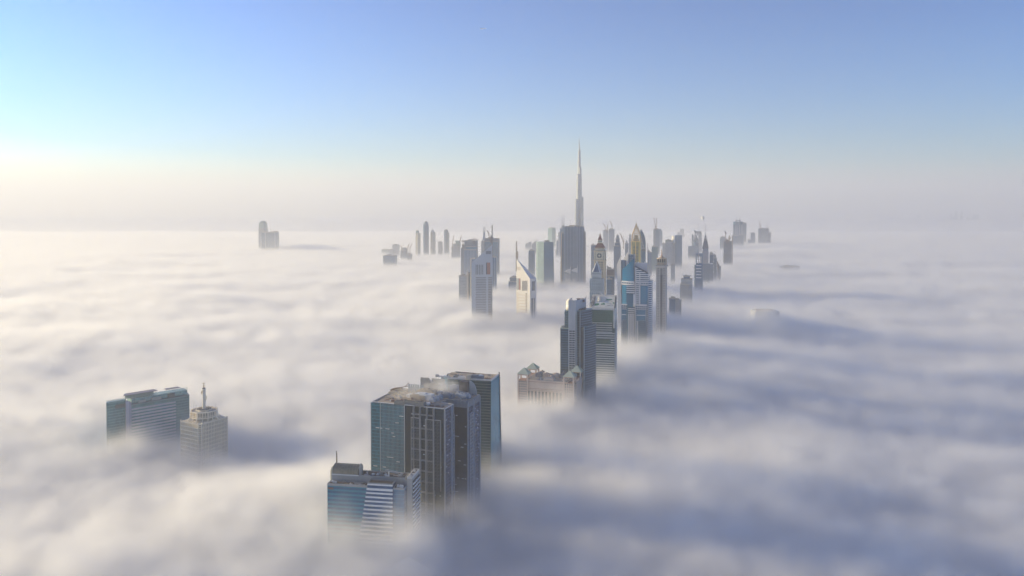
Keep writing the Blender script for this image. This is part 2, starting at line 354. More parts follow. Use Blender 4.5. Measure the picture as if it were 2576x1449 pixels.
# ================================================================== 2. big dark complex
def dark_complex():
    b=B('glass_tower','massive dark glass tower complex with steaming roof plant and framed window panels','tower','2',790,390,740,-21)
    T=b.top; FP=[(-78,0),(0,0),(0,18.5),(-14,22),(-14,33),(8,33),(8,63),(-70,63),(-81,40)]
    fd=facade('charcoal_curtain_wall',(.008,.028,.042),(.018,.036,.046),1.5,3.4,.07,.14,.1,.12,.6,.35,dirt=.2)
    b.add(MB().prism(FP,0,T),'tower_body',fd)
    # roof
    b.add(MB().prism([(x*.985-.3,1+y*.965) for x,y in FP],T-.5,T+.1),'roof',sandroof)
    m=MB(); n=len(FP); L=[FP[i] for i in range(n)]
    for i in range(n):
        p,q=L[i],L[(i+1)%n]
        m.bar((p[0],p[1],T+.55),(q[0],q[1],T+.55),.7)
    b.add(m,'roof_coping',plain('light_coping',(.66,.62,.58),.5))
    # left teal wing
    x0,x1=b.X(140,360),b.X(437,360)
    ft=facade('teal_curtain_wall',(.018,.11,.15),(.03,.18,.22),1.5,3.4,.05,.16,.1,.4,.7,.35,dirt=.2)
    o=b.add(MB().box(x0+.2,x1,-.5,.3,0,T-.3),'teal_glazing',ft)
    m=MB(); xs=b.X(225,360); ribs(m,xs,x1,19,-.5,0,T,.17,.2); m.box(x1-.3,x1+.3,-1,.1,0,T); m.box(x0,x0+.5,-.8,.1,0,T); m.box(xs-.2,xs+.2,-.9,0,0,T)
    b.add(m,'mullion_grid',plain('pale_mullion',(.50,.50,.48),.4),parent=o)
    m=MB(); dashes(m,x0+1,x1-1,60,T-8,22,-.9,3); b.add(m,'open_vent',white,parent=o)
    # recessed strip
    b.add(MB().box(x1+.3,b.X(508,365),-.25,.2,0,T-.2),'plain_panel',facade('brown_panel',(.018,.024,.03),(.028,.034,.04),1.2,3.4,.06,.05,.4,.1,.3,.5))
    # framed window panels
    beige=plain('beige_frame',(.34,.33,.33),.5); wf=facade('window_pairs',(.01,.028,.045),(.018,.03,.04),2.6,3.35,.34,.42,.12,.12,.9,.55,dirt=.2)
    ls=b.Z(495,460,-1.5)
    def panel(ca,cb,ctop,cbot):
        xa,xb=b.X(ca,ctop,-1.5),b.X(cb,ctop,-1.5); zt=b.Z(ca,ctop,-1.5); zb=b.Z(ca,cbot,-1.5) if cbot else 0
        o=b.add(MB().box(xa,xb,-1.6,.1,zb,zt),'window_panel',wf)
        m=MB(); m.box(xa-.35,xb+.35,-1.95,-1.4,zt-.1,zt+.6); m.box(xa-.35,xa+.15,-1.95,-1.4,zb,zt-.1); m.box(xb-.15,xb+.35,-1.95,-1.4,zb,zt-.1)
        b.add(m,'frame',beige,parent=o)
        m=MB(); r=random.Random(int(ca)); z=zt-1.4
        while z>82 and z>zb+3:
            w=xb-xa; k=max(2,round(w/2.9))
            for i in range(k):
                xx=xa+.4+i*(w-.8)/k
                m.box(xx+.2,xx+.4,-1.85,-1.55,z-1.9,z); m.box(xx+.4,xx+(w-.8)/k-.5,-1.85,-1.55,z-.14,z)
            z-=3.35
        b.add(m,'window_trim',plain('surround_grey',(.13,.14,.16),.5),parent=o)
    panel(495,570,462,None); panel(620,686,478,None); panel(692,752,484,1100)
    m=MB()
    for c,ct in ((512,370),(568,375),(628,380),(688,385)):
        x=b.X(c,ct,-2); m.box(x-.6,x-.3,-2.2,-.1,0,T); m.box(x+.3,x+.6,-2.2,-.1,0,T)
    xa,xb=b.X(500,500),b.X(688,500)
    for i in range(14):
        z=b.Z(512,430)-i*10.05-(0 if i==0 else 3)
        m.box(xa,xb,-2.1,-.1,z,z+.22); m.box(xa,xb,-2.1,-.1,z+.7,z+.92)
    m.box(-.75,.35,-.8,.4,0,T+.8); m.box(-.2,.5,17.8,18.9,0,T+.8)
    b.add(m,'facade_frame',beige)
    m=MB(); dashes(m,b.X(580,500),-1.5,70,T-6,16,-.3,9,(1.2,3.2)); m2=MB()
    dashes(m,1,12,70,T-5,16,0,5,(1.5,4),along='y'); b.add(m,'open_vent',plain('vent_glint',(.62,.68,.76),.4))  # vents coloured as if catching light
    # side wall: blue cladding, bays of windows, pilasters
    fs=facade('blue_slate_wall',(.015,.045,.11),(.04,.08,.15),1.5,3.4,.1,.16,.15,.3,.5,.4,dirt=.15)
    b.add(MB().box(-.1,.25,.6,12.5,0,T-.4),'side_wall',fs)
    pale=plain('blue_grey_trim',(.36,.40,.47),.45); wb=facade('bay_windows',(.02,.03,.045),(.20,.23,.28),2.2,3.35,.3,.3,.1,.2,.7,.5)
    m=MB(); [m.box(-.1,.9,y,y+.55,0,T) for y in (12.6,15.0)]; m.box(-.1,1.2,17.9,18.5,0,T-9); b.add(m,'pilaster',pale)
    b.add(MB().box(0,1.0,15.6,17.9,0,T-9),'window_bay',wb)
    # rear tower: dark wall of the notch, ribbed parapet, right wall
    navy=facade('navy_wall',(.007,.018,.045),(.012,.026,.06),2.0,3.4,.05,.1,.3,.1,.4,.5)
    b.add(MB().box(-13.9,7.7,32.7,33.1,0,T-6),'notch_wall',navy)
    m=MB(); dashes(m,-13.5,7,60,T-9,26,32.6,21,(1.2,4.2)); b.add(m,'open_vent',plain('vent_glint',(.6,.7,.8)))
    strip=facade('ribbed_parapet',(.17,.18,.20),(.40,.40,.42),1.5,9,.16,0,.4,.1,.1,.5)
    m=MB().box(-14.3,8.3,32.3,32.75,T-5.5,T+1.2); m.box(8.05,8.45,32.75,63.2,T-5.5,T+1.2); m.box(-14.0,-13.6,21.9,32.2,T-5.5,T+1.0); m.prism([(-14.2,21.8),(.3,18.3),(.4,18.6),(-14.1,22.2)],T-5.5,T+1.0)
    b.add(m,'parapet_screen',strip)
    b.add(MB().box(7.9,8.3,34,62.6,0,T-5.6),'side_wall',fs)
    m=MB(); [m.box(7.9,9.1,y,y+.6,0,T-(12 if k else 0)) for y,k in ((33.0,0),(38,1),(41.5,1),(45.2,0),(48.5,0),(62.4,0))]; m.box(7.9,9.1,38,45.5,T-12.6,T-12); b.add(m,'pilaster',pale)
    b.add(MB().box(8,8.9,38.7,45,0,T-12.7),'window_bay',wb)
    m=MB(); dashes(m,49,61,70,T-10,14,8.3,33,(1.5,4),along='y'); b.add(m,'open_vent',plain('vent_glint',(.6,.7,.8)))
    # roof plant
    z=T+.12; tan=plain('warm_plant',(.52,.42,.30),.8); pg=plain('plant_grey',(.24,.25,.28),.7)
    acs=facade('condenser_bank',(.30,.29,.27),(.12,.12,.12),1.1,1.3,.35,.3,.6,.1,.3,.7)
    for cx,cy,w,d,h in ((400,345,11,5,3.4),(485,352,12.5,5,4.2),(575,362,9.5,5.5,4.4)):
        x,y=on(b,cx,cy,z); o=b.add(MB().box(x-w/2,x+w/2,y-d/2,y+d/2,z,z+h),'condenser_bank',acs)
        m=MB(); [m.cyl(x-w/2+1+i*1.6,y,.55,z+h,z+h+.5,n=8) for i in range(int(w/1.6))]; b.add(m,'fan',dark,parent=o)
    x,y=on(b,632,355,z); b.add(MB().box(x-3,x+2.5,y-2,y+2.5,z,z+2.6),'plant_room',white)
    for cx,cy,w,d,h,mt in ((300,290,8,4,1.2,tan),(350,255,12,5,2.4,tan),(400,235,16,6,3.2,tan),(560,300,16,7,4.4,tan),(610,300,18,8,5.5,white),(640,262,14,9,6,tan),(690,250,12,8,4,tan),(500,285,10,5,3,white),
        (820,285,11,7,4.0,pg),(850,250,14,5,3.2,pg),(760,270,10,5,3.5,pg),(880,225,9,8,5.5,plain('plant_blue',(.22,.26,.33))),(930,262,9,5,3,pg),(700,220,12,6,7,concrete),(755,215,10,6,5.5,concrete),(740,195,7,5,4,concrete),(660,235,8,4,3,white),(450,260,9,5,2.2,tan),(585,262,10,4,4,tan)):
        x,y=on(b,cx,cy,z); m=MB().box(x-w/2,x+w/2,y-d/2,y+d/2,z,z+h); m.box(x-w*.3,x+w*.1,y-d*.3,y+d*.25,z+h,z+h+.8); b.add(m,'plant_room',mt)
    for cx,cy in ((680,325),(715,312),(745,298),(905,275),(935,285),(965,292),(990,290)): hopper(b,cx,cy,z,2.4,5.2,plain('pale_hopper',(.45,.46,.48),.6))
    # tall concrete wind walls at the back
    x,y=on(b,620,215,z); m=MB().extr([(x-6,z),(x+7,z),(x+7,z+7),(x+3,z+12),(x-6,z+12)],y,y+2); b.add(m,'wind_wall',concrete)
    x,y=on(b,725,190,z); b.add(MB().box(x-7,x+8,y,y+2,z,z+8),'wind_wall',concrete)
    # fin screens standing on the left
    x,y=on(b,530,250,z); m=MB(); [m.box(x-8+i*2.6,x-6.6+i*2.6,y,y+1,z,z+9) for i in range(7)]; m.box(x-8.5,x+10.5,y+.2,y+.8,z+5.3,z+6.3); b.add(m,'louvre_fence',plain('pale_screen',(.42,.47,.47)))
    # curved sail screen beside the dark plant block
    x,y=on(b,985,262,z); b.add(MB().box(x-9,x+1,y,y+7,z,z+13),'plant_tower',plain('dark_brown_block',(.085,.07,.07),.7))
    prof=[(x+1.3,z),(x+9.5,z)]+[(x+1.3+8.2*math.cos(a),z+14*math.sin(a)) for a in [R(10*i) for i in range(1,9)]]+[(x+1.3,z+14)]
    b.add(MB().extr(prof,y+2,y+3),'curved_screen',plain('curved_panel',(.33,.35,.37)))
    clutter(b,-70,-20,6,40,z,22,11,[tan,pg,offwhite,grey,rust],2.2); clutter(b,-24,-2,2,16,z,8,12,[pg,grey,rust],1.2); clutter(b,-20,6,36,61,z,14,13,[pg,grey,steel],2.8)
    # pipes along the front edge
    m=MB(); r=random.Random(4)
    for i in range(5): m.bar((-26+i*.5,3+i*1.1,z+.6),(-4,3.4+i*1.1,z+.6),.35)
    for i in range(9): x0=-70+i*6; m.bar((x0,8+r.random()*5,z+.4),(x0+r.uniform(2,8),14+r.random()*9,z+.4),.4)
    b.add(m,'pipework',rust)
    # maintenance cranes on this roof
    x,y=on(b,345,238,z); p=b.world(x,y,z); o=bpy.data.objects.new('roof_crane',None); COL.objects.link(o); o.location=p; o.rotation_euler=(0,0,b.yaw)
    tag(o,'rust brown folded roof crane at the back left of the steaming roof','crane')
    MB().box(-4,3,-1,1,0,2.6).build('machine_house',rust,o); MB().bar((-3,0,2.8),(16,0,7.5),.9,.6).build('jib',rust,o); MB().bar((12,0,6.4),(17,0,11),.5).build('cradle_arm',rust,o)
    x,y=on(b,770,170,z); p=b.world(x,y,z); o=bpy.data.objects.new('roof_crane',None); COL.objects.link(o); o.location=p; o.rotation_euler=(0,0,b.yaw)
    tag(o,'pale lattice roof crane reaching right from behind the steam','crane')
    MB().cyl(0,0,1.2,0,8,n=10).build('pedestal',grey,o); MB().bar((-6,0,8.6),(22,0,7.6),1.3,.8).build('jib',offwhite,o); MB().box(-8,-5,-1.2,1.2,7.5,10).build('counterweight',grey,o)
    return b
DK=dark_complex()

# ================================================================== 3. teal tapering tower behind
def teal_tower():
    b=B('glass_tower','teal glass tower widening downwards, with sloping roof screens, behind the dark complex','tower','2',1195,133,880,-14)
    T=b.top; xl=b.X(760,112); M=b.side(1266,97)[0]; Mb=b.side(1287,880)[0]-(-0)
    k=M*1.5
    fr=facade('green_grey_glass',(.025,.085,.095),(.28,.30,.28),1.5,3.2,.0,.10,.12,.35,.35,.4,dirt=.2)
    # front wall block and lighter side wall
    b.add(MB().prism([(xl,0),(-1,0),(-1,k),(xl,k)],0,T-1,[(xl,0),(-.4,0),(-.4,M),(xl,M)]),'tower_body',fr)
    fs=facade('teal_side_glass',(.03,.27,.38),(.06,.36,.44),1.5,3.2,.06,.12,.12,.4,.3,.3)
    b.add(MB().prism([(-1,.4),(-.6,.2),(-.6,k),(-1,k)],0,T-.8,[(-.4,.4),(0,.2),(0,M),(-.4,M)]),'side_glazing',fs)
    m=MB(); nf=46
    for i in range(nf):
        z=T-2-i*3.2; u=(T-z)/T; y=M+(k-M)*u; m.box(-.9,1.6,y-1.1,y-.2,z,z+.3)
    m.bar((.2,M-.6,T+2),(-.2,k-.6,0),1.2); b.add(m,'edge_fin',plain('fin_dark',(.10,.13,.15),.5))
    # roof and screens
    o=b.add(MB().box(xl+1,-.9,1,M-1,T-1.2,T-.6),'roof',sandroof)
    m=MB().box(xl-.3,.3,-.4,.3,T-1,T+.8); m.box(-.4,.4,.3,M,T-1,T+.8); b.add(m,'parapet',plain('light_coping',(.66,.62,.58)),parent=o)
    x1=b.X(885,60,M-2); z1=b.Z(885,60,M-2); z2=b.Z(1200,90,M-2)
    sc_=facade('screen_glass',(.20,.36,.38),(.40,.40,.37),1.6,4,.14,.0,.2,.3,.3,.5)
    xm_=b.X(1010,75,M-2)
    b.add(MB().extr([(x1,T-1),(xm_,T-1),(xm_,z1-(z1-z2)*.35),(x1,z1)],M-2,M-1.4),'roof_screen',sc_)
    b.add(MB().extr([(xm_,T-1),(.5,T-1),(.5,z2),(xm_,z1-(z1-z2)*.35)],M-2,M-1.3),'roof_screen',plain('tan_screen',(.46,.40,.33)))
    m=MB().bar((x1-.5,M-2.2,z1+.3),(xm_+14,M-2.2,z1-(z1-z2)*.5+.3),.6).bar((xm_+14,M-2.2,z1-(z1-z2)*.5+.3),(1.5,M-2.2,z2+.3),.6); b.add(m,'screen_coping',plain('brown_coping',(.22,.17,.15)))
    x0,z0=b.at(762,112); b.add(MB().box(xl-.3,b.X(812,115),-.6,8,T-14,T+.6),'corner_glazing',facade('pale_teal_glass',(.13,.38,.42),(.30,.42,.42),1.8,3.2,.12,.12,.12,.4,.4,.4))
    zz=T-.6; clutter(b,xl+8,-3,3,M-6,zz,16,14,[grey,offwhite,stone,rust],2.0)
    for cx,cy,w,d,h,mt in ((1065,110,16,7,4,plain('plant_grey',(.24,.25,.28))),(1000,115,5,5,5,stone),(950,108,12,3,2,white),(1105,112,5,4,4.4,white),(900,100,9,3,2.6,grey)):
        x,y=on(b,cx,cy+12,zz); m=MB().box(x-w/2,x+w/2,min(y,M-7)-d/2,min(y,M-7)+d/2,zz,zz+h); m.box(x-w*.3,x+w*.2,min(y,M-7)-d*.3,min(y,M-7)+d*.2,zz+h,zz+h+.9); b.add(m,'plant_room',mt)
    m=MB()
    for i in range(4): m.bar((b.X(1130,130),3+i*1.2,zz+.8),(-2,3+i*1.2,zz+.8),.35)
    b.add(m,'pipework',rust)
    p=b.world(xl+6,3,T-.5); o=bpy.data.objects.new('roof_crane',None); COL.objects.link(o); o.location=p; o.rotation_euler=(0,0,b.yaw)
    tag(o,'small dark davit crane on the left corner of the teal tower roof','crane')
    MB().bar((0,0,0),(0,0,4.6),.7).build('mast',dark,o); MB().bar((0,0,4.5),(11,1,4.0),.5).build('jib',dark,o); MB().box(-1.2,1,-1,1,0,1.5).build('machine_house',dark,o)
teal_tower()

# ================================================================== 4. long green glass hotel, left
def long_hotel():
    b=B('hotel_block','long green glass slab with white striped wall and louvred roof canopy, far left','hotel','3',95,425,975,45)
    xr,zr=b.at(1362,300); Tz=b.top; L=xr
    gl=facade('sea_green_glass',(.10,.26,.26),(.17,.30,.29),1.5,3.5,.07,.16,.15,.35,.35,.4,dirt=.15)
    lo=zr
    b.add(MB().prism([(0,0),(L,0),(L+5,20),(7,20)],0,lo),'slab_body',gl)
    xg=b.X(1335,218,2)
    b.add(MB().prism([(.0,.15),(b.X(395,375),.15),(b.X(395,375)+3,8),(3.2,8)],lo,Tz),'upper_glazing',gl)
    dk=plain('dark_void',(.09,.11,.11),.6)
    b.add(MB().box(b.X(235,500,-.2),b.X(392,480,-.2),-.2,.1,b.Z(300,505),b.Z(300,445)),'loggia',dk)
    pg=facade('penthouse_glass',(.20,.40,.38),(.30,.36,.34),2.4,3.0,.1,.14,.15,.3,.5,.5)
    zt=b.Z(1335,225,3)
    b.add(MB().box(b.X(480,420,3),xg,3,18,lo,zt),'penthouse',pg)
    b.add(MB().box(b.X(480,470,.3),L,-.4,3,lo-.8,lo+.2),'terrace_edge',plain('dark_ledge',(.12,.16,.17)))
    # glass fences
    m=MB(); n=40
    for i in range(n+1):
        x=b.X(180,400,1)+(xg-b.X(180,400,1))*i/n; m.bar((x,2.6,zt if x>b.X(480,420,3) else Tz),(x,2.6,zt+3.2),.3)
    m.bar((0,2.6,Tz+2.2),(xg,2.6,zt+3.2),.35); m.bar((0,2.6,Tz+.6),(xg,2.6,zt+1.4),.25); b.add(m,'roof_railing',plain('pale_green_rail',(.36,.46,.40),.4))
    # louvred canopy
    xa,za=b.at(335,343,4); xb,zb=b.at(862,272,4)
    zc=zt+5.5
    m=MB().prism([(xa,0),(xb,0),(xb,12),(xa+6,12)],zc,zc+.5); o=b.add(m,'roof_canopy',plain('lilac_canopy',(.22,.21,.26),.6))
    m=MB(); 
    for i in range(9):
        x=xa+8+(xb-xa-10)*i/8; m.bar((x,3,zt),(x,3,zc),.5)
    m.box(xa+5,xb-2,8,8.4,zt,zc-.3); b.add(m,'canopy_post',plain('pale_green_rail',(.36,.46,.40)),parent=o)
    xa2=b.X(1010,245,6); m=MB().box(xa2,xg-8,5,14,zt+3.6,zt+4.0); b.add(m,'roof_canopy',plain('lilac_canopy',(.22,.21,.26)))
    # white pier and striped wall
    b.add(MB().box(b.X(396,400,-2.5),b.X(440,400,-2.5),-3,4,0,b.Z(420,402,-2.5)),'pier',plain('lilac_white',(.52,.50,.52)))
    b.add(MB().box(b.X(440,400,-2.5),b.X(482,410,-2.5),-2,4,0,b.Z(460,412,-2.5)),'pier',plain('lilac_grey',(.36,.36,.40)))
    xs,xe=b.X(485,500,-.5),b.X(1155,400,-.5); zs=b.Z(1155,402,-.5)
    m=MB(); slabs(m,xs,xe,-.5,.5,0,zs,3.9,1.9,0); b.add(m,'white_striping',plain('lilac_stripe',(.50,.48,.49)))
    for cx,cy,w,h in ((640,330,9,2.6),(860,375,12,3.5),(1090,320,8,5)):
        x=b.X(cx,cy,1); b.add(MB().box(x-w/2,x+w/2,.4,2.9,lo+.2,lo+.2+h),'terrace_wall',plain('terrace_stone',(.42,.42,.36)) if w!=8 else dk)
long_hotel()

# ================================================================== 5. white lattice tower with mast
def lattice_tower():
    b=B('lattice_tower','cream white tower with a honeycomb of deep window frames and a stout roof mast','tower','3',1520,757,946,-30)
    T=b.top; Lx=-b.X(1228,690); My=b.side(1942,642)[0]; c=3.4
    wl=plain('shell_white',(.88,.77,.59),.6); win=plain('window_brown',(.36,.28,.20),.35)
    core=[(-Lx+.6,1.2),(-c-.6,1.2),(-1.2,c+.6),(-1.2,My-.6),(-c,My),(-Lx,My)]
    b.add(MB().prism(core,0,T-1),'tower_body',win)
    fl=4.75
    m=MB(); z=T-.2
    out=[(-Lx,0),(-c,0),(0,c),(0,My),(-c,My+.5),(-Lx,My+.5)]
    while z>40:
        m.prism(out,z-1.0,z); z-=fl
    b.add(m,'floor_edging',wl)
    m=MB(); n=14
    for i in range(n+1):
        x=-Lx+(Lx-c)*i/n; w=.75 if i%2==0 else .4; m.box(x-w/2,x+w/2,-.25,1.3,30,T+(1.2 if i%2==0 else 0))
    n=16
    for i in range(n+1):
        y=c+(My-c)*i/n; w=.85 if i%2==0 else .45; m.box(-1.3,.25,y-w/2,y+w/2,30,T+(1.2 if i%2==0 else 0))
    z=T-.2
    b.add(m,'window_lattice',wl)
    m=MB(); z=T-2.2
    while z>40:
        m.prism([(-c-.2,.3),(-c+.4,-.1),(0,c-.4),(-.4,c+.2)],z-.9,z-.2); z-=fl
    b.add(m,'corner_balcony',wl)
    # dark service floor
    m=MB(); zz=T-2*fl
    for i in range(8): x=-Lx+(Lx-c)*(i+.5)/8; m.box(x-1.0,x+1.0,.9,1.25,zz-3.2,zz-.3)
    b.add(m,'louvre_opening',dark)
    ro=b.add(MB().prism([(-Lx+1,1.5),(-c,1.5),(-1.5,c),(-1.5,My-1),(-Lx+1,My-1)],T-1,T-.4),'roof',plain('dark_roof_felt',(.12,.11,.10),.9,dirt=.35))
    cx,cy=-Lx/2,My/2
    # crown: octagonal frame on raking struts
    zb=b.Z(1450,672,4); zt=b.Z(1450,585,4); ro_=min(Lx,My)*.41
    def octp(r,a=22.5): return [(cx+r*math.cos(R(a+45*i)),cy+r*math.sin(R(a+45*i))) for i in range(8)]
    rr=ro_*1.12
    m=MB()
    P=octp(rr)
    for i in range(8):
        p,q=P[i],P[(i+1)%8]
        for z,w in ((zb,1.1),(zb+1.9,.5),(zt,1.2)): m.bar((*p,z),(*q,z),w)
        k=4 if math.dist(p,q)>8 else 3
        for j in range(k):
            a=(p[0]+(q[0]-p[0])*j/k,p[1]+(q[1]-p[1])*j/k); m.bar((*a,zb),(*a,zt),1.0 if j==0 else .6)
    cr=b.add(m,'crown_frame',wl)
    m=MB()
    for i in range(8):
        p,q=P[i],P[(i+1)%8]
        for j in (0,.5):
            a=(p[0]+(q[0]-p[0])*j,p[1]+(q[1]-p[1])*j); e=(cx+(a[0]-cx)*1.34,cy+(a[1]-cy)*1.34)
            e=(max(-Lx+.6,min(-.6,e[0])),max(.6,min(My-.6,e[1])))
            m.bar((*a,zb),(*e,T-.3),.9)
    b.add(m,'raking_strut',wl)
    b.add(MB().prism(octp(rr*.82),T-.5,zt-1.0),'crown_core',plain('crown_core_tan',(.46,.38,.28)))
    o=b.add(MB().prism(octp(rr*.98),zt-.9,zt-.2),'crown_roof',plain('crown_deck',(.40,.36,.31),.9,dirt=.3,scale=.4))
    m=MB().prism(octp(rr*.62),zt-.15,zt+1.6); b.add(m,'roof_drum',wl)
    m=MB().prism(octp(rr*.55),zt+1.65,zt+2.0); b.add(m,'drum_deck',plain('dark_roof_felt',(.12,.11,.10)))
    m=MB(); r=random.Random(5)
    for i in range(16):
        a=r.uniform(0,6.28); q=rr*r.uniform(.2,.5); x,y=cx+q*math.cos(a),cy+q*math.sin(a); m.bar((x,y,zt+2.2),(x+r.uniform(-3,3),y+r.uniform(-3,3),zt+2.4),.4)
    b.add(m,'pipework',concrete)
    m=MB(); 
    for i in range(9):
        a=i*.7; q=rr*(.6+.25*(i%2)); x,y=cx+q*math.cos(a),cy+q*math.sin(a); m.bar((x,y,zt),(x,y,zt+r.uniform(3,11)),.22)
    b.add(m,'whip_antenna',steel)
    # mast
    z1=b.Z(1583,205,cy); z0=zt+1.6
    o=b.add(MB().cyl(cx,cy,2.0,z0,z1,n=18),'mast',plain('mast_cream',(.74,.68,.58)))
    m=MB()
    for i in range(9): m.cyl(cx,cy,2.15,z0+4+i*3.4,z0+4.35+i*3.4,n=18)
    b.add(m,'mast_ring',wl,parent=o)
    m=MB()
    for i in range(18):
        a=i*2.4; z=z0+(z1-z0)*(.45+.5*((i*7)%18)/18); p=(cx+2*math.cos(a),cy+2*math.sin(a),z); q=(cx+3.3*math.cos(a),cy+3.3*math.sin(a),z); m.bar(p,q,.2); m.bar((q[0],q[1],z-1),(q[0],q[1],z+1),.3)
    b.add(m,'antenna_lattice',plain('antenna_gold',(.42,.34,.20)),parent=o)
    b.add(MB().cyl(cx,cy,2.2,z1,z1+.6,n=18),'mast_cap',dark,parent=o)
    z2=b.Z(1583,130,cy); b.add(MB().cyl(cx,cy,.5,z1+.6,z2,.4,n=10),'mast_tip',plain('mast_tip_red',(.17,.08,.08)),parent=o)
lattice_tower()

# ================================================================== 6. stone hotel with four pyramids
def turret_hotel():
    b=B('turreted_hotel','pinkish stone hotel with four green pyramid turrets, half sunk in fog','hotel','4',735,1078,1100,-18)
    T=b.top; xl=b.X(92,1035); M=b.side(835,1012)[0]
    pk=plain('pink_render',(.64,.50,.40),.8); br=plain('brick_trim',(.40,.23,.16),.8)
    tw=15.5
    wf=facade('stone_window_wall',(.12,.10,.10),(.64,.50,.40),3.2,3.5,.45,.4,.3,.1,.5,.8)
    colw=facade('stone_columns',(.09,.08,.09),(.62,.50,.42),5.2,60,.5,.0,.5,.0,.3,.8)
    # main block, recessed between turrets
    zb=b.Z(200,1045,3); b.add(MB().box(xl+tw*.7,-tw*.7,3,M-3,0,zb-14),'main_block',colw)
    b.add(MB().box(xl+tw*.7,-tw*.7,2.2,M-2,zb-14,zb),'attic_storey',pk)
    m=MB(); 
    for z,h,o_ in ((zb-1,1.0,.5),(zb-3.8,.8,.3),(zb-11,.7,.4),(zb-14.5,1.2,.6)): m.box(xl+tw*.7,-tw*.7,2.2-o_,3,z-h,z)
    b.add(m,'cornice',pk); 
    m=MB(); [m.box(xl+tw*.7+2,-tw*.7-2,1.95,2.6,z,z+.9) for z in (zb-2.7,zb-12.5)]; b.add(m,'brick_band',br)
    b.add(MB().box(-3.5,-.5,tw*.7,M-tw*.7,0,zb-1),'side_wing',wf)
    b.add(MB().box(xl+tw*.7+1,-tw*.7-1,3.2,M-3,zb,zb+.3),'roof',plain('hotel_roof',(.28,.25,.23),.9,dirt=.3))
    for i,(cx,cy,w,h) in enumerate(((330,1000,9,5.5),(410,1005,9,5.5),(520,1010,10,5.5),(590,1015,6,4),(470,1020,5,3.5),(360,985,7,6),(610,1000,4,7),(440,1040,14,3))):
        x,y=on(b,cx,cy+14,zb+.3); b.add(MB().extr([(x-w/2,zb+.3),(x+w/2,zb+.3),(x+w/2,zb+h),(x,zb+h*1.25),(x-w/2,zb+h)],y-2,y+4),'roof_house',pk if i%3 else plain('roof_house_grey',(.24,.23,.24)))
    m=MB(); r=random.Random(3)
    for i in range(22): x=r.uniform(xl+14,-14); y=r.uniform(5,M-8); m.box(x,x+1.4,y,y+1.2,zb+.3,zb+1.6)
    b.add(m,'air_conditioner',offwhite)
    # corner turrets
    for (cx,cy,ax,ay,wpx) in ((162,975,162,907,125),(260,915,260,855,122),(680,1008,680,938,132),(762,950,762,882,130)):
        # depth: front pair on y=0, rear pair at the back
        rear=cy<960; ly=M-tw*.5 if rear else tw*.5
        xc,zt=b.at(cx,ay,ly); ze=b.Z(cx,cy,ly); 
        s=tw*.5
        zf=ze-5.2
        t=b.add(MB().box(xc-s+.8,xc+s-.8,ly-s+.8,ly+s-.8,0,zf-4),'turret_body',wf)
        m=MB()
        for i in (-1,1):
            for j in (-1,1): m.box(xc+i*(s-1)-1,xc+i*(s-1)+1,ly+j*(s-1)-1,ly+j*(s-1)+1,0,ze-.6)
        b.add(m,'corner_pier',pk,parent=t)
        m=MB(); m.box(xc-s*.98,xc+s*.98,ly-s*.98,ly+s*.98,ze-1.3,ze-.1); m.box(xc-s*.9,xc+s*.9,ly-s*.9,ly+s*.9,zf-4.2,zf-3.2); b.add(m,'entablature',br,parent=t)
        b.add(MB().frustum(xc-s*1.12,xc+s*1.12,ly-s*1.12,ly+s*1.12,ze,zt,.02),'pyramid_roof',copper)
turret_hotel()

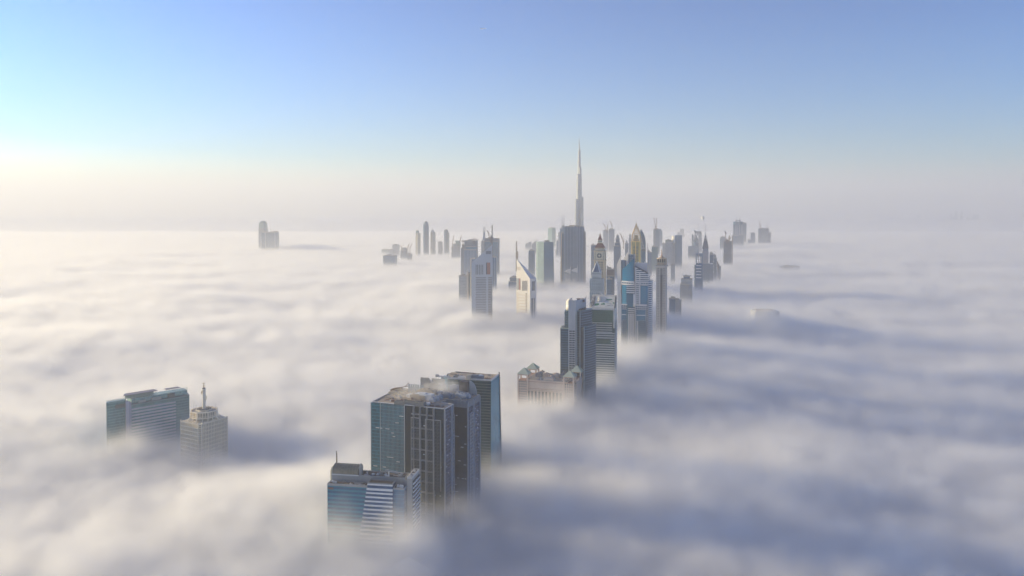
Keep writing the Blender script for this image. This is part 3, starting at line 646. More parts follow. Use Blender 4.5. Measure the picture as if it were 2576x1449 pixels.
# ================================================================== 7. tall hotel with lettering
def lettered_tower():
    b=B('hotel_tower','tall blue grey tower with stepped curved wings and a white crown carrying dark lettering','hotel','4',742,152,1150,-10)
    T=b.top; g=facade('slate_blue_glass',(.025,.075,.12),(.08,.15,.21),1.5,3.6,.10,.26,.14,.35,.35,.4,dirt=.15)
    wp=facade('white_panel_wall',(.47,.47,.48),(.40,.40,.41),1.5,1.8,.05,.06,.6,.0,.06,.6)
    xa=b.X(668,140); 
    e=on(b,882,102,T); xe,ye=e[0],min(e[1],34)
    # crown and core
    curve=[(xe*t,ye*(t**1.15)) for t in (.0,.25,.5,.75,1)]
    core=[(xa,0)]+curve+[(xe-1,ye+3),(xa,ye+3)]
    zc=b.Z(742,280)
    ztop=[T-1.5]+[T+(.0)+1.2*t for t in (0,.25,.5,.75,1)]+[T,T-1.5]
    b.add(MB().prism(core,zc-4,T-4),'crown_body',wp)
    m=MB()
    ring=[(xa,0)]+curve
    for p,q in zip(ring,ring[1:]):
        m.prism([p,q,(q[0]-.2,q[1]+1.2),(p[0]-.2,p[1]+1.2)],T-4,T+.6)
    m.box(xa,xa+1.2,1.2,ye+3,T-4,T+.6); m.prism([(xe,ye),(xe-1,ye+3),(xe-2.2,ye+3),(xe-1.2,ye)],T-4,T+1.5)
    b.add(m,'crown_rim',wp)
    b.add(MB().bar((xe,ye,T),(xe,ye,T+4),.5),'lightning_rod',dark)
    m=MB(); x,y=xe*.35,ye*.6
    m.box(x-4,x+1,y,y+3,T-4,T+1.2); m.box(x+3,x+7,y+1,y+4,T-4,T-.5); m.bar((x-5,y,T+.8),(x+6,y,T+1.6),.7); b.add(m,'roof_plant',rust)
    cw=b.add(MB().box(xa,-.05,.05,8,0,zc-4),'white_core',wp)
    m=MB(); xw=(xa,0); zt=b.Z(700,490)
    for i in range(70):
        z=zt-i*3.35
        if z<40: break
        for u in (.28,.74):
            x=xa*(1-u); m.box(x-1.9,x+1.9,-.12,.1,z-1.9,z); 
    b.add(m,'window_pane',plain('dim_pane',(.055,.075,.095),.2,.3),parent=cw)
    m=MB(); m.box(-.3,.3,-.6,9,0,T+.4); m.box(xa-.4,xa+.3,-.4,9,0,T+.2); b.add(m,'edge_trim',plain('white_trim',(.66,.66,.66)))
    # dark slot, right wings
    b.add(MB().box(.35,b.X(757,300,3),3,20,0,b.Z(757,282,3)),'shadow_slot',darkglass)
    def wing(ca,cb,ct,cct,ly,name='curved_wing',deep=26):
        x0,z=b.at(ca,ct,ly); x1,y1=on(b,cb,cct,z); y1=min(max(y1,ly+3),ly+deep)
        n=8; arc=[(x0+(x1-x0)*t,ly+(y1-ly)*(t**1.4)) for t in [i/n for i in range(n+1)]]
        poly=arc+[(x1,y1+14),(x0,y1+14)]
        o=b.add(MB().prism(poly,0,z),name,g)
        m=MB()
        for p,q in zip(arc,arc[1:]): m.bar((*p,z+.6),(*q,z+.6),.8)
        m.bar((*arc[-1],z+.6),(x1,y1+14,z+.6),.8); b.add(m,'roof_coping',plain('teal_coping',(.16,.26,.28),.4),parent=o)
        m=MB().box(x0-.5,x0+.4,ly-.7,ly+1,0,z+.8); b.add(m,'edge_trim',plain('steel_trim',(.42,.48,.52),.4,.4),parent=o)
        return z,x0,x1
    wing(757,932,272,240,3); wing(797,932,270,241,1.5)
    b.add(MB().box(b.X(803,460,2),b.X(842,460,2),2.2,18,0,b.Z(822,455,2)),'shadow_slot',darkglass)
    wing(843,978,452,418,-1.5)
    # left wings
    xl=b.X(620,262,5); z=b.Z(620,262,5); o=b.add(MB().box(xl,xa-.1,5,24,0,z),'upper_wing',g)
    xl2=b.X(572,466,1); z2=b.Z(572,466,1); b.add(MB().box(xl2,xa-.4,1,4.9,0,z2),'lower_wing',g); b.add(MB().box(xl2,xl-.1,5,26,0,z2),'lower_wing',g)
    m=MB().box(xl2,xa-.4,.9,1.4,z2,z2+1.2); m.box(xl2-.1,xl2+.4,1.4,26,z2,z2+1.2); b.add(m,'parapet',copper)
    m=MB().box(xl2+3,xl2+9,8,14,z2,z2+3); b.add(m,'roof_house',grey)
    # white dome behind the left shoulder
    m=MB(); r0=-b.X(640,250,12)+xa; r0=max(6,r0+1)
    m.lathe(xa+.5,14,[(r0,z),(r0,z+9)]+[(r0*math.cos(a),z+9+r0*1.3*math.sin(a)) for a in [R(10*i) for i in range(1,9)]],24); b.add(m,'dome',plain('dome_cream',(.80,.74,.64),.5),smooth=True)
    # lettering on the crown
    t=bpy.data.curves.new('t','FONT'); t.body='CONRAD'; t.size=7.6; t.extrude=.25; t.space_character=1.02; t.align_x='CENTER'
    to=bpy.data.objects.new('t',t); COL.objects.link(to); dg=bpy.context.evaluated_depsgraph_get(); dg.update()
    me=bpy.data.meshes.new_from_object(to.evaluated_get(dg)); bpy.data.objects.remove(to); me.name='lettering'
    lx,ly=xe*.60,ye*(.60**1.15)
    tang=Vector((xe*.5,ye*(.87**1.15)-ye*(.37**1.15))).normalized(); nrm=Vector((tang.y,-tang.x))
    w=max(v.co.x for v in me.vertices)-min(v.co.x for v in me.vertices)
    span=24.5*1.0
    s=span/w
    for v in me.vertices:
        a,h,d=v.co.x*s,v.co.y*1.35,v.co.z
        v.co=(lx+tang.x*a+nrm.x*(d+1.0),ly+tang.y*a+nrm.y*(d+1.0),T-19.5+h)
    me.materials.clear(); me.materials.append(plain('bronze_letter',(.10,.065,.05),.5)); lo=bpy.data.objects.new('lettering',me); COL.objects.link(lo); lo.parent=b.o
lettered_tower()

# ================================================================== 8. white banded tower with a pictured sloping roof
def green_roof_tower():
    b=B('banded_tower','white banded tower with sloping roof marked in green, beside the lettered hotel','tower','5',692,1030,1240,-12)
    T=b.top; xl=b.X(402,1018); M=b.side(762,1118)[0]; M=max(22,min(M,40)); zb=b.Z(690,868,M)
    fg=facade('dim_strip_glass',(.07,.11,.11),(.12,.16,.155),1.5,3.6,.06,0,.15,.3,.4,.4)
    b.add(MB().prism([(xl,0),(0,0),(0,M),(xl,M)],0,T-20),'tower_body',fg)
    x2=b.X(762,870,M)
    # sloping wedge top
    wt=plain('wedge_white',(.64,.61,.55),.7)
    b.add(MB().prism([(xl,0),(.5,0),(.5,M),(xl,M)],T-20.1,T,None) ,'wedge_base',wt)
    b.add(MB().prism([(xl,0),(.5,0),(.5,M),(xl,M)],T,[T+.05,T+.05,zb,zb]),'wedge_roof',plain('roof_board',(.60,.56,.48),.8,dirt=.15,scale=.3))
    slope=(zb-T)/M
    def sl(cx,cy,up=.15):
        d=ray(b.crop,cx,cy); dx=Vector((d.x,d.y)); a=dx.dot(b.ex); c=dx.dot(b.ey); k0=b.K.dot(b.ey)
        # z=T+slope*ly+up ; CAM_Z+t*dz = T+up+slope*(t*c-k0)
        t=(T+up-slope*k0-CAM_Z)/(d.z-slope*c); return (t*a-b.K.dot(b.ex), t*c-k0, CAM_Z+t*d.z)
    def patch(pts,mat,name,up=.35):
        P=[sl(x,y,up) for x,y in pts]; m=MB(); m.face(P); m.face([(p[0],p[1],p[2]-.3) for p in P][::-1])
        for p,q in zip(P,P[1:]+P[:1]): m.face([(p[0],p[1],p[2]-.3),(q[0],q[1],q[2]-.3),q,p])
        return b.add(m,name,mat)
    patch([(455,1006),(682,1020),(702,890),(478,880)],plain('panel_cream',(.70,.69,.60),.7,dirt=.08),'roof_panel')
    gm=plain('roof_green',(.03,.20,.10),.6)
    for q in ([(457,992),(462,972),(480,965),(508,966),(510,982),(485,990)],[(535,982),(537,968),(560,966),(568,960),(580,972),(572,984),(560,978)],[(588,915),(660,917),(665,925),(640,928),(600,927)],[(668,955),(688,957),(687,968),(675,970)]): patch(q,gm,'green_patch',.5)
    m=MB()
    for a,c in (((560,950),(600,930)),((600,930),(640,935)),((590,965),(650,967)),((640,935),(665,950)),((520,905),(522,945)),((580,1000),(650,985)),((650,985),(680,990)),((480,950),(515,940))):
        m.bar(sl(*a,.6),sl(*c,.6),.35)
    b.add(m,'roof_line',plain('line_brown',(.24,.21,.17)))
    m=MB(); p,q=sl(519,888,.4),sl(521,948,.4); m.bar((p[0],p[1],p[2]+.8),(q[0],q[1],q[2]+.8),2.4); b.add(m,'roof_rib',wt)
    m=MB(); r=random.Random(8)
    for i in range(26):
        c=(r.uniform(418,452),r.uniform(885,1000)) if i<18 else (r.uniform(700,742),r.uniform(900,1100))
        if i>=18: continue
        p=sl(*c,.2); m.box(p[0]-.6,p[0]+.6,p[1]-.8,p[1]+.8,p[2]-.4,p[2]+.7)
    b.add(m,'roof_vent',plain('vent_dark',(.14,.12,.11)))
    m=MB(); p,q=sl(620,918,1),sl(532,842,1); m.bar(p,(q[0],p[1]+2,b.Z(532,842,p[1]+2)),.9,.7); b.add(m,'roof_boom',white)
    m=MB(); p,q=sl(695,1020,.5),sl(702,890,.5); m.bar(p,q,1.6); p,q=sl(466,882,.5),sl(445,985,.5); m.bar(p,q,.8); b.add(m,'gutter',dark)
    # front: green glass panel, frame, bands
    zt,zl=b.Z(550,1043,-.6),b.Z(550,1190,-.6)
    b.add(MB().box(b.X(432,1043,-.6),b.X(673,1048,-.6),-.7,.1,zl,zt),'green_glazing',facade('bottle_green_glass',(.06,.14,.12),(.075,.17,.14),1.5,3.6,.05,.06,.12,.35,.3,.3,dirt=.1))
    m=MB(); m.box(b.X(676,1040,-.8),.6,-1,.2,b.Z(690,1255,-.8),T+.3); m.box(xl,.6,-.9,.2,zt,zt+2.0); b.add(m,'white_frame',wt)
    m=MB(); slabs(m,xl+1,-4.5,.2,2,zl-16,zl,3.6,1.1,.5); slabs(m,xl+.2,.4,.3,M-.3,0,zl-16,3.6,1.55,.5)
    slabs(m,-2,.4,9,M-.3,zl-18,T-4,3.6,1.5,.5)
    b.add(m,'band_stripe',plain('band_white',(.52,.53,.51),.6))
    z5=b.Z(560,1395,-.8); b.add(MB().box(xl+3,-6,-.75,.2,z5-6,z5+1),'green_glazing',facade('bottle_green_glass',(.06,.14,.12),(.075,.17,.14)))
green_roof_tower()

# ================================================================== 9. slanted twin-blade tower
def blade_tower():
    b=B('blade_tower','white striped tower with slanting top and curved bright blue glass shard on its left','tower','5',1080,640,1450,-14)
    st=facade('white_strip_wall',(.055,.11,.16),(.68,.67,.68),60,3.7,.0,.50,.15,.3,.5,.5)
    bl=facade('azure_glass',(.01,.15,.29),(.03,.23,.37),1.6,3.7,.04,.05,.07,.55,.12,.2)
    wt=plain('lilac_cladding',(.62,.60,.62),.6); M=b.side(1138,715)[0]; M=min(max(M,20),45)
    # shard
    x0,x1=b.X(775,700),b.X(916,700); zl=b.Z(775,580); zh=b.Z(916,440); n=8
    arc=[(x0+(x1-x0)*t,9*(1-t)**1.7) for t in [i/n for i in range(n+1)]]
    zz=[zl+(zh-zl)*i/n for i in range(n+1)]
    b.add(MB().prism(arc+[(x1,16),(x0+2,16)],0,zz+[zh,zl]),'glass_shard',bl,smooth=False)
    # core
    cz=b.Z(990,503,8); b.add(MB().box(b.X(918,503,8),b.X(1072,503,8),8,24,0,cz),'white_core',wt)
    m=MB(); xx,xy=b.X(925,503,8),b.X(1068,503,8)
    for z in (cz+2.2,): m.bar((xx,8.5,z),(xy,8.5,z),.3)
    for i in range(9): x=xx+(xy-xx)*i/8; m.bar((x,8.5,cz),(x,8.5,cz+2.2),.25)
    b.add(m,'roof_railing',steel); b.add(MB().lathe(b.X(1040,490,10),11,[(1.2,cz),(1.6,cz+1.5),(.9,cz+3)],10).box(b.X(965,490,10)-1,b.X(965,490,10)+1,10,12,cz,cz+2.6),'antenna_dish',white)
    m=MB().bar((b.X(920,440,2),2,b.Z(920,500,2)-25),(b.X(920,400,2),2,b.Z(920,400,2)),1.3,.8); b.add(m,'mast',plain('mast_grey',(.30,.30,.32)))
    m=MB().bar((b.X(1073,600,4),4,b.Z(1073,615,4)),(b.X(1073,268,4),4,b.Z(1073,268,4)),1.6,.9); b.add(m,'mast',plain('mast_pale',(.55,.50,.46)))
    # slanting striped front
    xs,xe=b.X(930,535),b.X(1080,640)
    xe=-.1; z1,z2=b.Z(930,535),b.Z(1080,618)
    b.add(MB().extr([(xs,0),(xe,0),(xe,z2),(xs,z1)],0,7.9),'striped_front',st)
    b.add(MB().extr([(xs-.4,z1+.4),(xs-.4,z1-1.6),(xe+.3,z2-1.6),(xe+.3,z2+.4)],-.5,8),'slanted_coping',plain('navy_coping',(.06,.08,.13),.4))
    m=MB(); c1=b.X(965,600); 
    for c in (982,1105):
        x=b.X(c,700); 
        if x<-1: m.box(x-.9,x+.9,-.35,.1,0,z2)
    m.box(xs,xs+2,-.3,.1,0,z1-1); b.add(m,'pilaster',wt)
    b.add(MB().box(-.1,.5,.3,M,0,z2-6),'side_wall',st)
    b.add(MB().box(-8,-.2,8.1,M,0,z2-6),'rear_block',st); 
    y7=b.Z(1138,712,M)
    b.add(MB().prism([(.5,6),(5.5,10),(5.5,M),(.5,M)],0,b.Z(1125,712,8)),'side_bay',st)
    # white belt
    zt,zb=b.Z(850,712,-2),b.Z(850,755,-2)
    xa=b.X(766,735,-2)
    belt=[(a[0]-(1.6 if i==0 else 0),a[1]-2.4) for i,a in enumerate(arc)]
    m=MB().prism(belt+[(-.0,-2.4),(0,.4),(x1,.4)]+[(a[0],a[1]+.4) for a in arc[::-1]],zt-2.2,zt); m.prism(belt+[(0,-2.4),(0,.4),(x1,.4)]+[(a[0],a[1]+.4) for a in arc[::-1]],zb,zb+2.2)
    for i in range(12):
        t=i/11; x=xa+(-xa)*t; yb=-2.4+(9*(1-min(1,(x-x0)/(x1-x0)))**1.7 if x<x1 else 0)
        m.box(x-.7,x+.7,yb,yb+.5,zb,zt)
    b.add(m,'belt_gallery',wt)
    for c0,c1_ in ((1000,1022),(1030,1042),(1055,1075)): b.add(MB().box(b.X(c0,740,-1),b.X(c1_,740,-1),-2.1,-1.4,zb+2.3,zt-2.3),'belt_window',blueglass)
    # lower panels
    def pan(c0,c1_,t,bt,y,mat,name): 
        return b.add(MB().box(b.X(c0,t,y),min(b.X(c1_,t,y),-.0),y,.2 if y<0 else y+6,b.Z(c0,bt,y) if bt else 0,b.Z(c0,t,y)),name,mat)
    pan(992,1074,766,990,-.9,bl,'blue_bay'); pan(828,926,762,852,-1.6,st,'striped_bay'); pan(828,905,856,1005,-1.2,bl,'blue_bay'); pan(908,928,862,1005,-1.4,wt,'pilaster')
    pan(845,925,1012,None,-1.5,st,'striped_bay')
    # podium towers in front
    for (c0,c1_,t,y) in ((930,1062,990,-9),(766,834,984,-6)):
        xA,xB=b.X(c0,t,y),b.X(c1_,t,y); z=b.Z(c0,t,y)
        o=b.add(MB().box(xA,xB,y,-1.7,0,z),'front_block',facade('podium_wall',(.05,.11,.17),(.50,.49,.52),3.6,3.7,.22,.30,.15,.3,.4,.6))
        k=(xB-xA)
        b.add(MB().box(xA+k*.12,xB-k*.1,y-.8,y-.05,z-27,z-8),'blue_bay',bl,parent=o)
        b.add(MB().box(xA+k*.3,xB-k*.05,y-1.6,y-.85,0,z-28),'blue_bay',facade('navy_glass',(.03,.08,.14),(.08,.14,.20),1.6,3.7,.1,.14),parent=o)
        m=MB().box(xA-.3,xB+.3,y-.3,-1.6,z,z+1.4); m.box(xA+k*.15,xB-k*.1,y-1.5,y-.9,z-18,z-17); b.add(m,'parapet',wt,parent=o)
    m=MB(); [m.box(b.X(c,1090,-4),b.X(c+9,1090,-4),-4.5,-2,0,b.Z(c,1088,-4)) for c in (850,868,888,905)]; b.add(m,'column',wt)
blade_tower()

# ================================================================== 10. cupola tower
def cupola_tower():
    b=B('cupola_tower','beige tower with square windows, round gilded lantern and thin spire','tower','5',1290,545,1720,-14)
    T=b.top; xl=b.X(1172,540); M=b.side(1326,535)[0]; M=min(max(M,18),40)
    wf=facade('square_window_wall',(.09,.08,.08),(.54,.50,.46),3.3,3.6,.45,.42,.3,.1,.5,.7)
    b.add(MB().box(xl,0,0,M,0,T),'tower_body',wf)
    b.add(MB().box(b.X(1224,600,-.3),b.X(1247,600,-.3),-.5,.1,0,T-4),'window_strip',plain('strip_dark',(.10,.09,.10),.3,.2))
    st_=plain('tower_stone',(.55,.50,.44)); m=MB().box(xl-1.8,1.8,-1.8,M+1.8,T,T+2.2); m.box(xl-.9,.9,-.9,M+.9,T-1.6,T); b.add(m,'cornice',st_)
    m=MB(); n=10
    for i in range(n+1): x=xl+(0-xl)*i/n; m.box(x-.35,x+.35,-.7,.1,T-17,T-1.6)
    b.add(m,'top_pilaster',st_)
    cx,cy=xl/2,M/2; zb=T+2.2; r=(b.X(1303,480,cy)-b.X(1190,480,cy))/2*.96
    zm=b.Z(1245,497,cy-r); zt=b.Z(1245,452,cy-r)
    g=plain('bronze_stone',(.46,.31,.19),.5,.2)
    b.add(MB().cyl(cx,cy,r,zb,zm,n=12),'lantern_base',g); b.add(MB().cyl(cx,cy,r*.94,zm,zt,n=12),'lantern_glazing',plain('lantern_glass',(.05,.055,.07),.15,.4))
    m=MB()
    for i in range(12):
        a=2*math.pi*i/12; m.bar((cx+r*math.cos(a),cy+r*math.sin(a),zb),(cx+r*math.cos(a),cy+r*math.sin(a),zt),1.3)
    m.cyl(cx,cy,r*1.04,zm-.6,zm+.8,n=12); b.add(m,'lantern_frame',plain('lantern_gold',(.52,.42,.30),.5,.2))
    m=MB().lathe(cx,cy,[(r*1.12,zt),(r*1.14,zt+1.4)],24); b.add(m,'lantern_cornice',plain('lantern_gold',(.52,.42,.30)))
    z2=b.Z(1245,418,cy); rb=r*.95
    m=MB().lathe(cx,cy,[(rb,zt+1.4),(rb*.55,zt+(z2-zt)*.45),(rb*.56,zt+(z2-zt)*.5),(rb*.3,zt+(z2-zt)*.8),(rb*.31,zt+(z2-zt)*.85),(rb*.12,z2)],24); b.add(m,'lantern_roof',plain('lantern_roof_tan',(.50,.36,.24),.5))
    b.add(MB().cyl(cx,cy,1.5,z2,b.Z(1245,330,cy),.15,n=10),'spire',plain('spire_rust',(.40,.20,.12)))
cupola_tower()

# ================================================================== 11. clock tower
def clock_tower():
    b=B('clock_tower','cream clock tower with steep dark red roof and pinnacle','tower','5',577,470,1850,-14)
    cs=plain('clock_stone',(.72,.58,.36)); lt=plain('clock_panel',(.72,.63,.46)); wd=plain('clock_dark',(.075,.075,.07),.4)
    zb,zt=b.Z(577,470),b.Z(577,368); xl=b.X(450,465); M=min(max(b.side(602,462)[0],14),-xl*1.1); M=-xl
    sh=facade('clock_shaft',(.13,.11,.10),(.70,.57,.37),3.3,5.4,.48,.28,.4,.05,.4,.7)
    b.add(MB().box(xl+1.5,-1.5,1.5,M-1.5,0,zb-2),'shaft',sh)
    m=MB(); 
    for (x,y) in ((xl+1.5,1.5),(-1.5,1.5),(-1.5,M-1.5)): m.box(x-1.3,x+1.3,y-1.3,y+1.3,0,zb-2)
    m.box(xl+.6,-.6,.6,M-.6,zb-26,zb-24); b.add(m,'corner_pier',cs)
    b.add(MB().box(xl,0,0,M,zb,zt),'clock_storey',lt)
    m=MB().box(xl-1,1,-1,M+1,zb-2,zb); m.box(xl-1,1,-1,M+1,zt,zt+1.6); m.box(xl-.4,.4,-.4,M+.4,zb,zb+1.6); b.add(m,'cornice',cs)
    # dials on the two visible sides: dark ring, octagon and spokes
    w=-xl; h=zt-zb; zc=(zt+zb)/2+1; rr=min(w,h)*.30
    for side in (0,1):
        def P(u,v,o): # u along wall from centre
            return (xl/2+u,-o,zc+v) if side==0 else (o,M/2+u,zc+v)
        def disc(m,r,o0,o1,n=24):
            pts=[P(r*math.cos(2*math.pi*i/n),r*math.sin(2*math.pi*i/n),o1) for i in range(n)]
            m.face(pts)
            q=[P(r*math.cos(2*math.pi*i/n),r*math.sin(2*math.pi*i/n),o0) for i in range(n)]
            for i in range(n): m.face([q[i],q[(i+1)%n],pts[(i+1)%n],pts[i]])
        m=MB(); disc(m,rr,-.1,.35); d=b.add(m,'clock_face',wd)
        m=MB(); n=16
        for i in range(n):
            a,c=2*math.pi*i/n,2*math.pi*(i+1)/n
            m.bar(P(rr*math.cos(a),rr*math.sin(a),.5),P(rr*math.cos(c),rr*math.sin(c),.5),.9)
        R2=rr*1.30
        for s in (1,-1):
            for q in (.40,):
                m.bar(P(-R2,s*R2*q,.4),P(-R2*q,s*R2,.4),.6); m.bar(P(R2,s*R2*q,.4),P(R2*q,s*R2,.4),.6)
        for k in range(4):
            a=R(45+90*k); m.bar(P(rr*math.cos(a),rr*math.sin(a),.4),P(R2*1.2*math.cos(a),R2*1.2*math.sin(a),.4),.6)
        for k in range(4):
            a=R(90*k); m.bar(P(rr*.35*math.cos(a),rr*.35*math.sin(a),.5),P(rr*math.cos(a),rr*math.sin(a),.5),.4)
        p=[P(i*rr*.33,j*rr*.33,.65) for i,j in ((-1,-1),(1,-1),(1,1),(-1,1))]; m.face(p)
        b.add(m,'dial_tracery',lt,parent=d)
        m=MB()
        for i in range(6):
            for (u,v) in ((-R2*1.22+i*R2*.49,R2*1.2),(-R2*1.22+i*R2*.49,-R2*1.2)):
                c=P(u,v,.1); k=.9; m.box(c[0]-(k if side==0 else .3),c[0]+(k if side==0 else .3),c[1]-(.3 if side==0 else k),c[1]+(.3 if side==0 else k),c[2]-k,c[2]+k)
        for i in range(4):
            for u in (-R2*1.22,R2*1.22):
                c=P(u,-R2*.72+i*R2*.48,.1); k=.9; m.box(c[0]-(k if side==0 else .3),c[0]+(k if side==0 else .3),c[1]-(.3 if side==0 else k),c[1]+(.3 if side==0 else k),c[2]-k,c[2]+k)
        b.add(m,'roundel_window',wd,parent=d)
    # upper gallery and roofs
    cx,cy=xl/2,M/2; z1=zt+1.6; z2=b.Z(577,330,3); a=w*.42
    ga=facade('gallery_wall',(.10,.09,.09),(.60,.55,.44),3.0,5.5,.5,.4,.4,.05,.3,.7)
    b.add(MB().box(cx-a,cx+a,cy-a,cy+a,z1,z2),'gallery',ga); b.add(MB().box(cx-a-.9,cx+a+.9,cy-a-.9,cy+a+.9,z2,z2+1.2),'gallery_cornice',cs)
    z3=b.Z(525,268,cy); k=.46
    o=b.add(MB().frustum(cx-a-.3,cx+a+.3,cy-a-.3,cy+a+.3,z2+1.2,z3,k),'mansard_roof',red)
    m=MB()
    for i in range(3):
        for j in range(5-i):
            u=(j-(4-i)/2)*2.3; t=.18+i*.27; z=z2+1.2+(z3-z2-1.2)*t; e=a*(1-(1-k)*t)+.4; m.box(cx+u-.55,cx+u+.55,cy-e-.2,cy-e+1.2,z-.8,z+.9)
    b.add(m,'dormer',plain('dormer_tan',(.34,.18,.14)),parent=o)
    z4=b.Z(525,234,cy); q=a*k
    b.add(MB().box(cx-q*.95,cx+q*.95,cy-q*.95,cy+q*.95,z3,z4),'lantern',ga); m=MB().box(cx-q*1.12,cx+q*1.12,cy-q*1.12,cy+q*1.12,z4-.3,z4+.9); m.box(cx-q*1.1,cx+q*1.1,cy-q*1.1,cy+q*1.1,z3-.1,z3+.8); b.add(m,'lantern_cornice',cs)
    z5=b.Z(524,150,cy); m=MB().frustum(cx-q,cx+q,cy-q,cy+q,z4+.9,z4+(z5-z4)*.5,.42); m.frustum(cx-q*.42,cx+q*.42,cy-q*.42,cy+q*.42,z4+(z5-z4)*.5,z5,.08); b.add(m,'spire_roof',red)
    b.add(MB().bar((cx,cy,z5-1),(cx,cy,b.Z(524,132,cy)),.6,.2),'finial',dark)
clock_tower()

# ================================================================== 12. pointed pale glass tower
def pointed_tower():
    b=B('pointed_tower','pale blue glass tower with latticed crown and pyramid point, below the clock tower','tower','5',527,610,1650,-14)
    pg=facade('pale_lattice_glass',(.14,.22,.29),(.36,.43,.48),2.2,6.5,.3,.14,.2,.3,.3,.5)
    z1=b.top; x0,x1=b.X(430,605),0.0; M=-x0
    zs=b.Z(527,683,0)
    b.add(MB().box(x0,0,0,M,zs,z1),'upper_block',pg)
    xw0,xw1=b.X(403,690,-3),b.X(560,690,-3)
    b.add(MB().box(xw0,xw1-1,-3,M+3,0,zs),'lower_block',pg)
    m=MB(); n=8; tr=plain('pale_tracery',(.50,.55,.58),.5)
    for i in range(n+1):
        x=x0+(0-x0)*i/n; m.box(x-.35,x+.35,-.7,.1,z1-10,z1+1)
    for i in range(n):
        xa=x0+(0-x0)*i/n; xb=x0+(0-x0)*(i+1)/n; xc=(xa+xb)/2; m.bar((xa,-.4,z1-12),(xc,-.4,z1-3),.5); m.bar((xb,-.4,z1-12),(xc,-.4,z1-3),.5)
    m.box(x0-.5,.5,-.8,M+.5,z1,z1+1)
    n=7
    for lv in (0,22,44):
        for i in range(n):
            xa=xw0+(xw1-xw0)*i/n; xb=xw0+(xw1-xw0)*(i+1)/n; xc=(xa+xb)/2; zt=zs-1-lv; m.bar((xa,-3.3,zt-18),(xa,-3.3,zt-6),.5); m.bar((xa,-3.3,zt-6),(xc,-3.3,zt),.5); m.bar((xb,-3.3,zt-6),(xc,-3.3,zt),.5)
    b.add(m,'tracery',tr)
    za=b.Z(483,480,M/2); b.add(MB().frustum(x0+1,-1,1,M-1,z1+1,za,.02),'pyramid_roof',plain('pyramid_glass',(.06,.13,.22),.12,.4))
    m=MB(); cx,cy=x0/2,M/2
    for p in ((x0+1,1),(-1,1),(-1,M-1),(x0+1,M-1)): m.bar((*p,z1+1),(cx,cy,za+.5),2.0,.8)
    b.add(m,'pyramid_edge',plain('pyramid_trim',(.55,.58,.60)))
pointed_tower()

